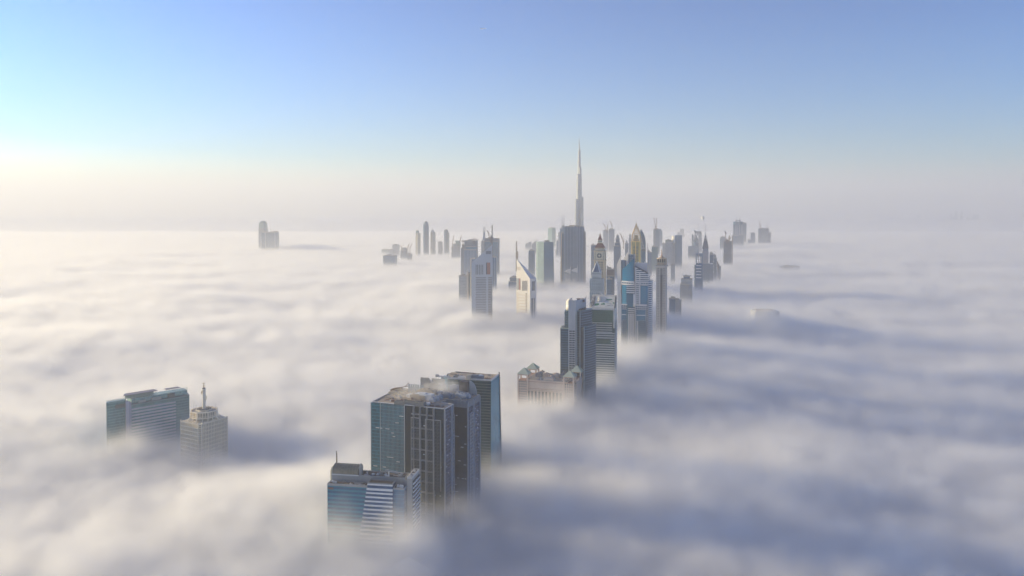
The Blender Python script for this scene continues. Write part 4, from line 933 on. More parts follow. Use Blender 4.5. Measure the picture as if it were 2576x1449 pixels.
# ================================================================== 13/14. triangular office and hotel towers
def sharp_towers():
    sl=facade('silver_panel',(.28,.31,.37),(.33,.36,.42),60,3.9,.0,.5,.35,.25,.1,.4)
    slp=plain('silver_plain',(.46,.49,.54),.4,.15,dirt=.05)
    b=B('wedge_tower','larger silver wedge tower with sloping left shoulder and blade mast, its face in shade','tower','6',585,760,1850,-3)
    x0=b.X(298,600); zl=b.Z(298,590); zh=b.Z(585,335); M=50
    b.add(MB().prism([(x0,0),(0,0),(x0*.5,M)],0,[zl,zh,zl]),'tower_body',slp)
    zs=b.Z(400,790); dk=plain('slot_dark',(.07,.08,.11),.4)
    m=MB(); [m.box(b.X(c,700,-.2),b.X(c+9,700,-.2),-.25,.1,b.Z(c,752),b.Z(c,616)) for c in (356,378,401,424,448)]; b.add(m,'vertical_slot',dk)
    m=MB(); [m.box(b.X(496,440),b.X(570,440),-.25,.1,b.Z(500,434+i*11)-.5,b.Z(500,430+i*11)) for i in range(4)]; b.add(m,'louvre',dk)
    b.add(MB().box(b.X(498,600),b.X(512,600),-.3,.1,b.Z(500,750),b.Z(500,588)),'recess',dk); b.add(MB().box(b.X(512,600),b.X(556,600),-.35,.1,b.Z(500,750),b.Z(500,588)),'red_window',plain('terracotta_pane',(.36,.14,.11),.5))
    m=MB(); xa,xb,xc=b.X(356,790),b.X(500,790),b.X(527,790); z=zs
    for i in range(22): m.box(xa,xb,-.2,.1,z-1.9,z); z-=3.9
    b.add(m,'window_stripe',plain('band_grey',(.20,.20,.23),.4)); m=MB(); z=zs
    for i in range(26): m.box(xc,-.1,-.25,.1,z-2.0,z); z-=3.9
    b.add(m,'window_stripe',plain('band_brown',(.21,.17,.15),.4))
    m=MB().box(b.X(574,300),b.X(589,300),1,3,b.Z(583,492),b.Z(583,70)); m.box(b.X(560,250),b.X(574,250),1.2,2.8,b.Z(566,320),b.Z(566,215)); b.add(m,'blade_mast',plain('mast_brown',(.24,.22,.22),.5))
    b=B('wedge_tower','smaller wedge tower with its cream face sunlit and a blade mast on its left edge','tower','6',1105,815,1870,-42)
    x0=b.X(916,800); M=b.side(1193,795)[0]; za=b.Z(916,530); zc=b.Z(1105,815); 
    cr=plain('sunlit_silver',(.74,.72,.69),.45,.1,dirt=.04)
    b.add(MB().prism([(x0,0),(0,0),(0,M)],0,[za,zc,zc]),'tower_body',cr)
    m=MB(); [m.box(b.X(c,900),b.X(c+7,900),-.3,.1,b.Z(c,975),b.Z(c,838)) for c in (998,1013,1028,1043,1058)]; b.add(m,'vertical_slot',dk)
    m=MB(); [m.box(b.X(925,660),b.X(972,660),-.25,.1,b.Z(930,654+i*11)-.35,b.Z(930,651+i*11)) for i in range(4)]; b.add(m,'louvre',plain('louvre_tan',(.42,.33,.24)))
    b.add(MB().box(b.X(945,850),b.X(958,850),-.3,.1,b.Z(950,962),b.Z(950,806)),'recess',plain('recess_grey',(.16,.16,.20))); b.add(MB().box(b.X(918,850),b.X(945,850),-.3,.1,b.Z(930,962),b.Z(930,804)),'recess_sky',plain('recess_pale',(.34,.37,.42))); b.add(MB().box(b.X(958,850),b.X(971,850),-.5,.1,b.Z(950,962),b.Z(950,806)),'red_window',plain('terracotta_pane',(.36,.14,.11)))
    m=MB(); z=b.Z(1050,1010)
    for i in range(14): m.box(b.X(1043,1010),b.X(1064,1010),-.25,.1,z-1.8,z); z-=3.4
    b.add(m,'window_stripe',plain('band_brown',(.21,.17,.15))); m=MB(); z=b.Z(930,1006)
    for i in range(16): m.box(b.X(918,1010),b.X(956 if i%2==0 else 1040,1010),-.2,.1,z-1.0,z); z-=3.4
    b.add(m,'window_stripe',plain('band_peach',(.56,.46,.36)))
    m=MB(); m.box(-.1,.3,M*.28,M*.75,b.Z(1105,980),zc-6); b.add(m,'side_glazing',plain('side_slate',(.12,.15,.20),.3,.3)); m=MB(); m.box(-.1,.35,M*.2,M*.5,0,zc-46); b.add(m,'side_glazing',plain('side_slate',(.12,.15,.20))); m=MB().box(-.1,.4,M*.6,M*.74,0,zc-46); b.add(m,'side_glazing',plain('side_slate',(.12,.15,.20)))
    m=MB().bar((x0-.6,1,b.Z(914,710)),(x0-.6,1,b.Z(913,295)),2.6,2.2); m.box(x0-.2,x0+4.5,.5,1.6,b.Z(925,545),b.Z(925,432)); b.add(m,'blade_mast',plain('mast_brown',(.24,.22,.22)))
sharp_towers()

# ================================================================== 15. the tallest needle
def needle():
    D=4750; b=B('needle_skyscraper','immensely tall stepped silver skyscraper tapering to a needle above all others','skyscraper','7',386,880,D,-10)
    f=facade('silver_fins',(.17,.21,.26),(.42,.43,.44),5,4.0,.35,.22,.25,.4,.12,.4); f2=plain('mech_band',(.20,.22,.25),.5,.3)
    def tier(xl,xr,yt,dy,nm='tier'):
        r=(b.X(xr,yt)-b.X(xl,yt))/2; cx=(b.X(xr,yt)+b.X(xl,yt))/2; z=b.Z(xl,yt)
        return b.add(MB().cyl(cx,dy,r,0,z,n=20),nm,f),cx,r,z
    for xl,xr,yt,dy in ((347,385,643,-18),(357,390,475,6),(363,400,412,2),(367,396,284,14),(372,396,192,10),(393,425,731,-14),(386,408,441,-2),(382,404,348,6),(379,397,249,12),(378,391,158,13),(377,386,127,14),(360,372,560,30),(398,418,620,34)):
        o,cx,r,z=tier(xl,xr,yt,dy)
        m=MB()
        for zz in (z-14,z-95,z-190):
            if zz>200: m.cyl(cx,dy,r+.4,zz,zz+8,n=20)
        m.cyl(cx,dy,r+.3,z,z+4,r*.7,n=20)
        b.add(m,'mechanical_band',f2,parent=o)
    x=b.X(381.5,80); m=MB().cyl(x,14,3.0,b.Z(381,130),b.Z(381,90),1.7,n=10); m.cyl(x,14,1.1,b.Z(381,90),b.Z(381,58),.35,n=10); b.add(m,'spire',plain('spire_grey',(.22,.23,.25),.6))
needle()
# ================================================================== middle and far skyline
F={}
F['slate']=facade('far_slate',(.04,.10,.17),(.13,.20,.29),3.0,4.0,.25,.3,.2,.3,.35,.5)
F['blue']=facade('far_blue',(.03,.11,.22),(.10,.20,.31),3.0,4.0,.12,.25,.15,.4,.35,.4)
F['teal']=facade('far_teal',(.10,.20,.22),(.18,.28,.29),3.0,4.0,.12,.25,.15,.35,.35,.4)
F['stone']=facade('far_stone',(.13,.14,.15),(.40,.39,.38),3.4,4.0,.45,.4,.3,.1,.4,.7)
F['pale']=facade('far_pale',(.20,.23,.26),(.50,.50,.49),3.4,4.0,.30,.45,.25,.2,.3,.6)
F['conc']=facade('far_concrete_frame',(.06,.09,.14),(.26,.30,.36),4.0,4.2,.22,.30,.7,.0,.8,.9,dirt=.3)
F['rib']=facade('far_ribbed',(.04,.12,.23),(.22,.31,.43),5.5,4.0,.28,.08,.25,.3,.35,.5)
F['fin']=facade('far_banded',(.08,.12,.17),(.58,.58,.58),40,4.6,.0,.42,.2,.3,.3,.5)
F['brown']=facade('far_brown',(.10,.12,.16),(.26,.26,.29),3.2,4.0,.3,.35,.3,.2,.4,.6)
F['gold']=facade('gold_glass',(.34,.29,.09),(.55,.44,.16),2.5,4.0,.2,.16,.2,.4,.3,.4)
F['netting']=facade('blue_netting',(.05,.16,.26),(.12,.20,.27),6,4.2,.08,.12,.8,0,.5,.8)
def far(name,label,cat,crop,K,D,yaw,blocks,group=None,masts=(),extra=None,roofs=True):
    """blocks: (part name, left px, near edge px, right px or None, top px, facade, set back)"""
    b=B(name,label,cat,crop,K[0],K[1],D,yaw,group)
    last=0
    for q in sorted(blocks,key=lambda q:-q[4]):
        nm,xl,xc,xr,yt,fk=q[:6]; ly=q[6] if len(q)>6 else 0
        x0,x1,y0,y1,z0,z1=b.blk(xl,xc,xr,yt,ly)
        m=F[fk] if isinstance(fk,str) else fk
        o=b.add(MB().box(x0,x1,y0,y1,0,z1),nm,m)
        if roofs:
            w=x1-x0; d=y1-y0
            mm=MB().box(x0-.4,x1+.4,y0-.4,y1+.4,z1,z1+2.2)
            mm.box(x0+w*.25,x0+w*.6,y0+d*.3,y0+d*.7,z1+2.2,z1+6)
            b.add(mm,'roof',concrete,parent=o)
    for (mx,y0,y1,w) in masts:
        b.add(MB().bar((b.X(mx,y0,3),3,b.Z(mx,y0,3)-4),(b.X(mx,y1,3),3,b.Z(mx,y1,3)),w,w*.4),'mast',steel)
    if extra: extra(b)
    return b
# --- tall ribbed tower in front of the needle
def ex(b):
    xl,xr=b.X(245,892),b.X(424,892); z0,z1=b.Z(424,950),b.Z(424,893); m=MB(); n=13
    for i in range(n): 
        x=xl+(xr-xl)*(i+.5)/n; w=(xr-xl)/n*.62; m.box(x-w/2,x+w/2,-3,.1,z0-150-(i%3)*30,z1+(3 if i%2 else -1))
    b.add(m,'vertical_rib',F['rib'])
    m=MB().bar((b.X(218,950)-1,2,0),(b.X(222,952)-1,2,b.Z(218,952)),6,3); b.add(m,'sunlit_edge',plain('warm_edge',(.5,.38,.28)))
    cx=b.X(355,885,15); b.add(MB().cyl(cx,15,12,z1,z1+5,n=16),'roof_drum',concrete)
far('ribbed_tower','broad ribbed slate tower standing right in front of the needle skyscraper','tower','7',(424,893),2600,-8,
    [('main_shaft',243,424,None,893,'rib',0),('left_shaft',214,245,None,952,'slate',3),('right_shaft',424,444,None,942,'brown',5)],extra=ex)
far('stepped_tower','stepped blue tower with twin masts left of the ribbed slate tower','tower','7',(247,882),4100,-8,
    [('shaft',228,247,None,882,'blue'),('step',207,230,None,908,'blue',4),('step',190,215,None,948,'pale',8),('step',174,195,None,1022,'blue',12),('step',165,180,None,1106,'pale',16)],
    masts=[(226,905,783,5),(244,885,783,5)])
far('glass_tower','tapering blue glass tower with a bright left side, left of the ribbed tower','tower','6',(1296,305),2500,12,[],
    extra=lambda b:(
     b.add(MB().prism([(0,0),(b.X(1446,900),0),(b.X(1446,900),60),(0,60)],0,b.top,[(0,0),(b.X(1428,305),0),(b.X(1428,305),50),(0,50)]),'tower_body',facade('deep_sky_glass',(.07,.17,.27),(.09,.20,.30),3,4,.05,.05,.1,.5,.15,.3)),
     b.add(MB().prism([(-.2,0),(-.2,60),(b.X(1203,900,20),40),(b.X(1203,900,20),20)],0,b.top,[(-.2,0),(-.2,50),(b.X(1210,305,20),40),(b.X(1210,305,20),20)]),'sunlit_facet',facade('sunlit_facet_glass',(.27,.36,.36),(.34,.42,.41),3,4,.05,.08,.2,.3,.3,.3)),  # sunlight on the left facet put into a paler glass colour
     b.add(MB().box(b.X(1305,297,10),b.X(1372,297,10),10,14,b.top+1,b.top+5).box(b.X(1330,297,10),b.X(1350,297,10),10,13,b.top-.5,b.top+1),'roof_beam',dark)))
far('glass_tower','pale green and blue twin faced box tower far behind, left of the stepped tower','tower','6',(1410,115),4700,-40,[('tower_body',1352,1410,1458,115,facade('pale_green_far',(.22,.34,.32),(.26,.36,.35),4,4,.1,.1,.15,.4,.3,.4))])
# --- left of centre
far('clad_tower','unfinished tower wrapped in blue netting, directly behind the larger wedge tower','tower','6',(665,262),3000,-6,
    [('core',470,665,None,262,'conc'),('wrapped_floor',478,664,None,300,'netting',-1.5),('left_wing',430,470,None,300,'pale',4)],masts=[(464,250,92,4),(480,250,92,4),(472,262,165,10),(598,262,232,3)])
far('ribbed_tower','slender ribbed tower half hidden by the right edge of the larger wedge tower','tower','6',(638,518),2400,-6,[('shaft',560,638,None,518,'rib')])
luff('6',520,152,562,218,562,262,3000,'luffing crane leaning left over the netted tower roof')
far('construction_tower','unfinished concrete tower with netting and ragged frames, left of the larger wedge tower','tower','6',(365,290),2900,-6,
    [('upper_frame',198,365,None,292,'conc'),('netted_floor',222,362,None,372,'netting',-1.5),('shaft',196,363,None,415,'rib',-3),('low_frame',150,198,None,392,'conc',2),('low_frame',165,200,None,350,'conc',4)])
hammer('6',305,402,268,330,290,2900,'orange hammerhead crane on the right of the ragged concrete tower')
hammer('6',138,190,294,180,350,2900,'hammerhead crane on the left shoulder of the ragged concrete tower')
far('framed_tower','small tower with an open sunlit frame on top behind the larger wedge tower','tower','6',(345,530),2250,-6,[('shaft',285,345,None,600,'brown')],
    extra=lambda b:b.add(MB().bar((b.X(288,600),0,b.Z(288,720)),(b.X(288,530),0,b.Z(288,530)),4).bar((b.X(286,532),0,b.Z(286,532)),(b.X(345,530),0,b.Z(345,530)),4),'open_frame',plain('sunlit_frame',(.70,.60,.48))))
far('office_block','low grey stone block with fin walls, at the foot of the larger wedge tower','building','6',(235,778),2150,-12,[('block',122,235,None,780,'pale'),('block',235,300,None,752,'slate',5)],
    extra=lambda b:(b.add(MB().extr([(b.X(237,760),0),(b.X(258,760),0),(b.X(258,745),b.Z(258,745)),(b.X(237,706),b.Z(237,706))],-3,12),'fin_wall',stone),
      b.add(MB().extr([(b.X(277,760),0),(b.X(298,760),0),(b.X(298,706),b.Z(298,706)),(b.X(277,740),b.Z(277,740))],-3,12),'fin_wall',stone),
      b.add(MB().extr([(b.X(180,772,6),b.Z(180,780,6)),(b.X(238,772,6),b.Z(180,780,6)),(b.X(238,760,6),b.Z(238,758,6)),(b.X(185,763,6),b.Z(185,764,6))],6,16),'sloping_roof',concrete)))
far('office_block','small grey block left of the sunlit wedge tower','building','6',(945,800),2400,-12,[('block',808,945,None,860,'slate'),('block',824,944,None,800,'slate',6)])
far('apartment_tower','narrow grey tower with a corner mast between the wedge tower and the tapering glass tower','tower','6',(1165,425),2900,-10,[('shaft',1086,1165,None,425,'slate'),('edge_wing',1082,1090,None,465,'stone',1)],masts=[(1108,430,396,4)])
far('office_block','faint sloping roofed block on the fog left of the bright facet glass tower','building','6',(1116,302),4600,-10,[('block',1040,1116,None,330,'slate')],extra=lambda b:b.add(MB().extr([(b.X(1042,330),0),(b.X(1115,330),0),(b.X(1115,302),b.Z(1115,302)),(b.X(1085,302),b.Z(1085,302))],-2,30),'sloping_roof',F['slate']))
far('construction_tower','faint unfinished block directly left of the tapering glass tower','tower','6',(1205,312),4300,-10,[('block',1130,1205,None,330,'conc'),('block',1150,1204,None,312,'conc',3)])
hammer('6',1112,1212,277,1190,312,4300,'faint hammerhead crane left of the tapering glass tower')
far('construction_tower','unfinished tower with a glazed sloping cap and two cranes, left of the ragged concrete tower','tower','A',(1718,620),3900,-10,
    [('shaft',1575,1718,None,620,'conc'),('shaft',1605,1690,None,568,'conc',5)],extra=lambda b:b.add(MB().extr([(b.X(1632,568),b.Z(1632,620)),(b.X(1715,620),b.Z(1715,620)),(b.X(1715,545),b.Z(1715,545)),(b.X(1695,500),b.Z(1695,500)),(b.X(1632,500),b.Z(1632,500)),(b.X(1655,545),b.Z(1655,545))],8,40),'glazed_cap',F['teal']))
luff('A',1613,400,1590,590,1588,625,3900,'nearly upright crane left of the glazed sloping cap',group=None)
luff('A',1765,395,1718,545,1716,600,3900,'crane leaning right beside the glazed sloping cap')
# --- group of slim towers
G='slim towers in a row left of centre'
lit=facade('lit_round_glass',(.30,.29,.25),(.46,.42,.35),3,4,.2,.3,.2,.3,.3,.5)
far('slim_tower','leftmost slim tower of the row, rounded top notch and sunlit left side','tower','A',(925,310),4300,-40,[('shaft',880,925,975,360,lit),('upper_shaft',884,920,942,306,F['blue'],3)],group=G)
far('slim_tower','tallest stepped tower of the slim row','tower','A',(1065,135),4300,-30,[('shaft',1030,1060,1136,178,'blue'),('upper_shaft',1052,1075,1117,135,'blue',6),('lower_wing',1058,1095,1160,795,'slate',-8)],masts=[(1128,200,180,3)],group=G)
far('slim_tower','slim cream edged tower with a small crown, third of the row','tower','A',(1210,335),4300,-40,[('shaft',1170,1210,1265,335,lit),('upper_shaft',1185,1210,1232,300,F['pale'],8)],masts=[(1208,302,284,2.5)],group=G)
far('slim_tower','shortest brown tower of the slim row with balconies on its right edge','tower','A',(1385,525),4300,-12,[('shaft',1315,1385,1400,525,'stone')],group=G,
    extra=lambda b:b.add(slabs(MB(),b.X(1395,560),b.X(1404,560),2,14,b.Z(1400,760),b.Z(1400,560),7,2,0),'balcony',concrete))
far('slim_tower','dark slate tower at the right end of the slim row','tower','A',(1470,292),4400,-25,[('shaft',1432,1470,1508,292,'slate'),('step',1500,1520,1532,352,'slate',8)],group=G)
# --- low group far left of centre
far('office_block','dark flat topped block low on the fog at the left end of the far skyline','building','A',(475,790),3600,-8,[('block',254,475,None,790,'blue')])
far('apartment_tower','pale banded twin block with taller rear part, left far skyline','tower','A',(540,580),4300,-12,[('shaft',430,540,None,580,'pale'),('front_block',368,445,None,680,'pale',-12)])
far('office_block','glass block with a pointed roof frame, leftmost in the far skyline','building','A',(355,668),4500,-12,[('block',222,355,None,672,'teal')],extra=lambda b:b.add(MB().bar((b.X(290,670),-2,b.Z(290,670)),(b.X(350,652),-2,b.Z(350,652)),3).bar((b.X(350,652),-2,b.Z(350,652)),(b.X(350,672),-2,b.Z(350,700)),3),'roof_frame',offwhite))
far('office_block','low faint rooftop just above the fog beyond the pointed roof frame block','building','A',(222,760),4700,-8,[('block',80,222,None,768,'pale'),('block',170,222,None,745,'pale',4),('block',90,130,None,755,'pale',2)])
far('construction_tower','rounded unfinished tower with a ball like top among tilted cranes','tower','A',(700,695),4000,-8,[('shaft',590,700,None,692,'conc')],
    extra=lambda b:b.add(MB().lathe(b.X(660,660,20),20,[(15,b.Z(660,695,20)),(18,b.Z(660,670,20)),(17,b.Z(660,650,20)),(10,b.Z(660,632,20)),(2,b.Z(660,628,20))],16),'ball_top',grey))
far('construction_tower','short curved unfinished block right of the ball topped tower','tower','A',(800,765),3900,-8,[('shaft',720,800,None,760,'conc'),('shaft',720,765,None,738,'conc',5)])
luff('A',750,562,706,660,706,696,4000,'first tilted crane beside the ball topped tower')
luff('A',803,570,735,690,735,720,3950,'longest tilted crane beside the ball topped tower')
luff('A',780,722,765,745,765,748,3900,'tiny crane on the short curved unfinished block')
luff('A',600,598,640,660,640,692,4000,'faint crane leaning left of the ball topped tower')
# --- lone pair on the left
b=far('domed_tower','lone grey green tower with rounded glazed top rising from the fog on the left','tower','B',(605,470),5000,-20,[('shaft',355,490,605,470,'stone')],roofs=False)
x0,x1,y0,y1,_,z=b.blk(365,495,585,345,3); b.add(MB().box(x0,x1,y0,y1,0,z),'upper_shaft',facade('fluted_glass',(.24,.34,.32),(.34,.42,.40),6,12,.3,.05,.2,.3,.3,.5))
xc,yc=(x0+x1)/2,(y0+y1)/2
for k,(dx) in enumerate((-.16,.2)): 
    r=(x1-x0)*.42; b.add(MB().lathe(xc+dx*(x1-x0),yc,[(r,z),(r*.9,z+(b.Z(500,296)-z)*.5),(r*.5,z+(b.Z(500,296)-z)*.9),(r*.1,b.Z(500,294))],16),'dome',F['teal'],smooth=True)
b.add(MB().bar((xc+4,yc,b.Z(500,300)),(xc+4,yc,b.Z(508,268)),2.5).bar((xc-2,yc,b.Z(508,276)),(xc+9,yc,b.Z(508,276)),2),'roof_mast',grey)
b=far('slab_tower','broad blue grey slab tower with white piers in front of the lone domed tower','tower','B',(780,600),4900,-10,[('slab_body',412,780,895,600,'blue')],roofs=False)
m=MB(); [m.box(b.X(c,610,-2),b.X(c+14,610,-2),-2.5,.2,0,b.Z(c,598,-2)) for c in (413,522,778)]; b.add(m,'white_pier',white)
m=MB(); m.extr([(b.X(420,600),b.top),(b.X(775,600),b.top),(b.X(770,548),b.Z(770,555)),(b.X(620,575),b.Z(620,572)),(b.X(480,565),b.Z(480,572))],2,30); m.box(b.X(790,560),b.X(835,560),3,26,b.top,b.Z(800,560)); b.add(m,'roof_canopy',concrete)
hammer('B',1630,1870,1003,1683,1070,5200,'faint hammerhead crane poking out of a fog bump, right of the lone domed tower')
luff('B',1535,1045,1492,1048,1492,1080,5300,'tiny bent crane left of the fog bump crane')
# --- right of centre: behind the clock tower
far('construction_tower','pair of ribbed unfinished towers with cranes, behind the clock tower','tower','E',(500,398),4300,-12,[('left_shaft',400,500,None,398,'pale'),('right_shaft',512,612,None,372,'conc',-2)])
luff('E',408,262,470,360,470,395,4300,'upper left crane above the pair of ribbed unfinished towers'); luff('E',538,220,600,345,596,368,4300,'upper right crane above the pair of ribbed unfinished towers')
luff('E',488,285,474,380,478,395,4300,'short upright crane between the pair of ribbed towers')
far('stepped_tower','dark stepped tower with art deco top right of the clock tower','tower','E',(715,500),2900,-12,[('shaft',605,735,None,700,'slate'),('shaft',622,725,None,640,'slate',3),('shaft',640,715,None,555,'conc',5),('shaft',655,705,None,502,'conc',7)])
far('stepped_tower','small dark domed tower right of the art deco stepped tower','tower','E',(885,610),3300,-12,[('shaft',822,885,None,650,'slate'),('shaft',835,872,None,605,'slate',5)],masts=[(855,606,580,8)])
luff('E',735,460,798,580,800,600,3300,'faint long crane left of the gilded spire'); hammer('E',786,820,602,796,700,3250,'small hammerhead crane between the stepped towers')
far('office_block','faint block in the fog immediately left of the clock tower','building','E',(240,680),2900,-12,[('shaft',165,265,None,684,'slate')],masts=[(197,684,640,2)])
far('office_block','faint block at the left flank of the gilded spire tower','building','E',(930,545),3600,-12,[('shaft',895,935,None,545,'slate'),('shaft',905,932,None,480,'slate',5)])
far('brown_block','brown and slate block behind the pointed pale glass tower','building','5',(683,578),1980,-14,[('main_block',597,683,None,578,plain('brown_wall',(.17,.14,.13),.7)),('front_block',600,655,None,690,'blue',-16),('lower_block',598,682,None,655,'slate',-2)],extra=lambda b:b.add(MB().extr([(b.X(602,570,6),b.top),(b.X(655,578,6),b.top),(b.X(602,530,6),b.Z(602,530,6))],6,14),'gable_fin',concrete))
# gilded spire tower
def gild(b):
    xl=b.X(880,250); M=-xl; cx,cy=xl/2,M/2; z0=b.Z(990,252); zk=b.Z(990,180); zt=b.Z(938,40,cy)
    g=plain('gilt_lattice',(.72,.48,.18),.4,.3)
    m=MB()
    def ringz(z,k): return [(cx+(x-cx)*k,cy+(y-cy)*k,z) for x,y in ((xl+2,2),(-2,2),(-2,M-2),(xl+2,M-2))]
    lv=[(z0,1),(z0+(zk-z0)*.35,1),(z0+(zk-z0)*.7,1),(zk,.98)]+[(zk+(zt-zk)*t,.98*(1-t)**1.08+.01) for t in (.14,.28,.42,.56,.7,.85,1)]
    Rr=[ringz(*q) for q in lv]
    for A in Rr[:-1]:
        for i in range(4): m.bar(A[i],A[(i+1)%4],1.1)
    for A,Bq in zip(Rr,Rr[1:]):
        for i in range(4):
            m.bar(A[i],Bq[i],1.5)
            for t in (.25,.5,.75):
                p=[A[i][k]+(A[(i+1)%4][k]-A[i][k])*t for k in range(3)]; q=[Bq[i][k]+(Bq[(i+1)%4][k]-Bq[i][k])*t for k in range(3)]; m.bar(p,q,.7)
    b.add(m,'lattice_spire',g)
    b.add(MB().box(xl+6,-6,6,M-6,z0,z0+9).box(cx-5,cx+5,cy-5,cy+5,z0+9,z0+20),'roof_plant',plain('plant_gold',(.30,.24,.14)))
    b.add(MB().bar((cx,cy,zt-2),(cx,cy,b.Z(938,2,cy)),1.2,.3),'needle',steel)
    m=MB(); 
    for c in (888,936,985): x=b.X(c,300); m.box(x-1.2,x+1.2,-1.2,.1,0,z0)
    m.box(b.X(905,290)-1,b.X(908,290)-1,-1,.1,0,z0-10); m.box(xl-.5,.5,-1,M,z0-.5,z0+2.0); b.add(m,'gilt_pier',plain('gilt_pier',(.85,.58,.18),.35,.3))
    m=MB()
    for i in range(12):
        z=z0-14-i*9; m.box(b.X(908,300),b.X(925,300),-.5,.1,z-6,z); m.box(b.X(945,300),b.X(960,300),-.5,.1,z-6,z)
    b.add(m,'window_recess',plain('recess_olive',(.07,.08,.06)))
far('gilded_tower','olive gold tower topped by an open gilded lattice spire','tower','5',(993,252),2350,-14,[('shaft',880,993,None,252,'gold')],extra=gild,roofs=False)
def leafy(b):
    xl=b.X(985,250); xr=b.X(1051,330); m=MB(); n=10
    prof=[(xl,b.Z(985,330))]+[(xl+ (xr-xl)*(.05+.12*t),b.Z(985,330)+(b.Z(990,140)-b.Z(985,330))*t) for t in (.3,.6,1)]
    prof=[(xl,0),(xr,0),(xr,b.Z(1051,335)),(b.X(1051,250),b.Z(1051,250)),(b.X(1044,200),b.Z(1044,200)),(b.X(1030,160),b.Z(1030,160)),(b.X(1012,130),b.Z(1012,130)),(b.X(1000,128),b.Z(1000,128)),(b.X(986,140),b.Z(986,140)),(xl,b.Z(985,170))]
    b.add(MB().extr(prof,0,26),'curved_shaft',facade('blade_band',(.05,.09,.14),(.58,.58,.58),60,4.6,0,.45,.2,.3,.3,.5))
    prof=[(b.X(c,y),b.Z(c,y)) for c,y in ((987,142),(1000,130),(1012,132),(1030,162),(1044,202),(1050,250),(1050,330),(1043,335),(1030,300),(1015,250),(1003,200),(995,160))]
    b.add(MB().extr(prof,-.8,.2),'glass_leaf',facade('leaf_glass',(.06,.14,.25),(.07,.16,.27),3,4,.04,.05,.12,.5,.1,.2))
    b.add(MB().box(xl-.3,xr+.3,-1.5,20,b.Z(1020,360),b.Z(1020,335)),'dark_belt',dark); b.add(MB().box(xl,xr,-1,0,0,b.Z(1020,362)),'lower_glazing',blueglass)
    x=b.X(994,120); b.add(MB().lathe(x,10,[(5,b.Z(994,150)),(5.5,b.Z(994,128)),(6,b.Z(994,120)),(4.5,b.Z(994,113)),(1.5,b.Z(994,109))],16),'ball_finial',plain('ball_silver',(.45,.45,.46),.3,.5),smooth=True)
    b.add(MB().bar((b.X(972,120),12,b.Z(972,150)),(b.X(972,70),12,b.Z(972,70)),1.5),'mast',steel)
far('leaf_tower','curved leaf shaped tower with ball finial and horizontal stripes, right of the gilded spire','tower','5',(1051,140),2500,-8,[],extra=leafy)
# twin white sails, two small white curved roofs
sail=plain('sail_white',(.62,.60,.57),.5)
for (pts,lab) in (([(715,515),(762,418),(768,600)],'left white triangular sail wall left of the striped blade tower'),([(800,440),(846,365),(848,520),(802,545)],'right white sail wall reaching above the blade tower shard')):
    b=B('sail_tower',lab,'tower','5',pts[2][0],pts[2][1],1750,-30,'white sail walls')
    P=[b.at(x,y) for x,y in pts]; xm,xM=min(p[0] for p in P),max(p[0] for p in P)
    low=min(p[1] for p in P)
    prof=P[:2]+[(P[1][0]+2,0),(P[0][0]+(8 if len(pts)==3 else 0),0)]
    b.add(MB().extr(prof,0,3),'sail_wall',sail); b.add(MB().box(xm+6,xM+8,3.2,24,0,(P[0][1]+P[1][1])/2),'shaft',F['slate'])
for (xl,xr,ya,yb,lab) in ((108,182,548,600,'left of two low glass blocks with curved white sail roofs'),(186,264,530,590,'right of two low glass blocks with curved white sail roofs')):
    b=far('curved_roof_block',lab,'building','5',(xr-4,yb),2600,-10,[('block',xl+6,xr-4,None,yb+20,'pale')],group='twin low blocks with sail roofs',roofs=False)
    prof=[b.at(x,y) for x,y in ((xl,yb),(xl+20,yb-20),(xl+50,yb-32),(xr-8,yb-30),(xr-3,ya-8),(xr,ya),(xr-2,yb+22),(xr-30,yb+14),(xl+20,yb+6))]
    b.add(MB().extr(prof,-2,20),'sail_roof',white)
# --- right group
far('construction_tower','dark unfinished slab tower with one tall luffing crane, right of the gilded spire','tower','E',(1490,378),4000,-14,[('left_part',1370,1412,None,378,'brown'),('shaft',1412,1490,None,376,'slate',-2)],extra=lambda b:b.add(MB().bar((b.X(1408,376,4),4,b.Z(1408,376)),(b.X(1408,320,4),4,b.Z(1408,320)),2.5).bar((b.X(1428,376,4),4,b.Z(1428,376)),(b.X(1428,320,4),4,b.Z(1428,320)),2.5).bar((b.X(1400,320,4),4,b.Z(1400,320)),(b.X(1436,320,4),4,b.Z(1436,320)),3),'core_frame',rust))
luff('E',1382,158,1412,315,1414,330,4000,'long thin crane leaning left above the dark unfinished slab'); luff('E',1430,160,1430,315,1429,330,4000,'upright crane above the dark unfinished slab')
far('pointed_tower','faint blue tower with a curved pointed shoulder behind the dark unfinished slab','tower','E',(1543,430),4800,-14,[('shaft',1488,1543,None,432,'blue')],roofs=False,extra=lambda b:b.add(MB().extr([(b.X(1490,432),b.Z(1490,432)),(b.X(1540,432),b.Z(1540,432)),(b.X(1520,385),b.Z(1520,385)),(b.X(1496,350),b.Z(1496,350))],2,40),'curved_shoulder',F['blue']))
far('office_block','green glass block below the dark unfinished slab','building','E',(1453,716),3100,-14,[('block',1337,1453,None,716,'teal')])
far('office_block','small slate block between the blade tower mast and the green glass block','building','E',(1335,795),3000,-14,[('block',1255,1335,None,822,'slate'),('block',1262,1292,None,790,'slate',3)])
far('linked_tower','shorter flat capped tower of a linked pair of white ribbed towers','tower','E',(1725,590),3300,-14,[('shaft',1598,1725,None,620,'fin'),('cap',1605,1720,None,590,'teal',4),('ledge',1545,1598,None,655,'pale',6)],masts=[(1645,590,572,2)],group='linked pair of white ribbed towers')
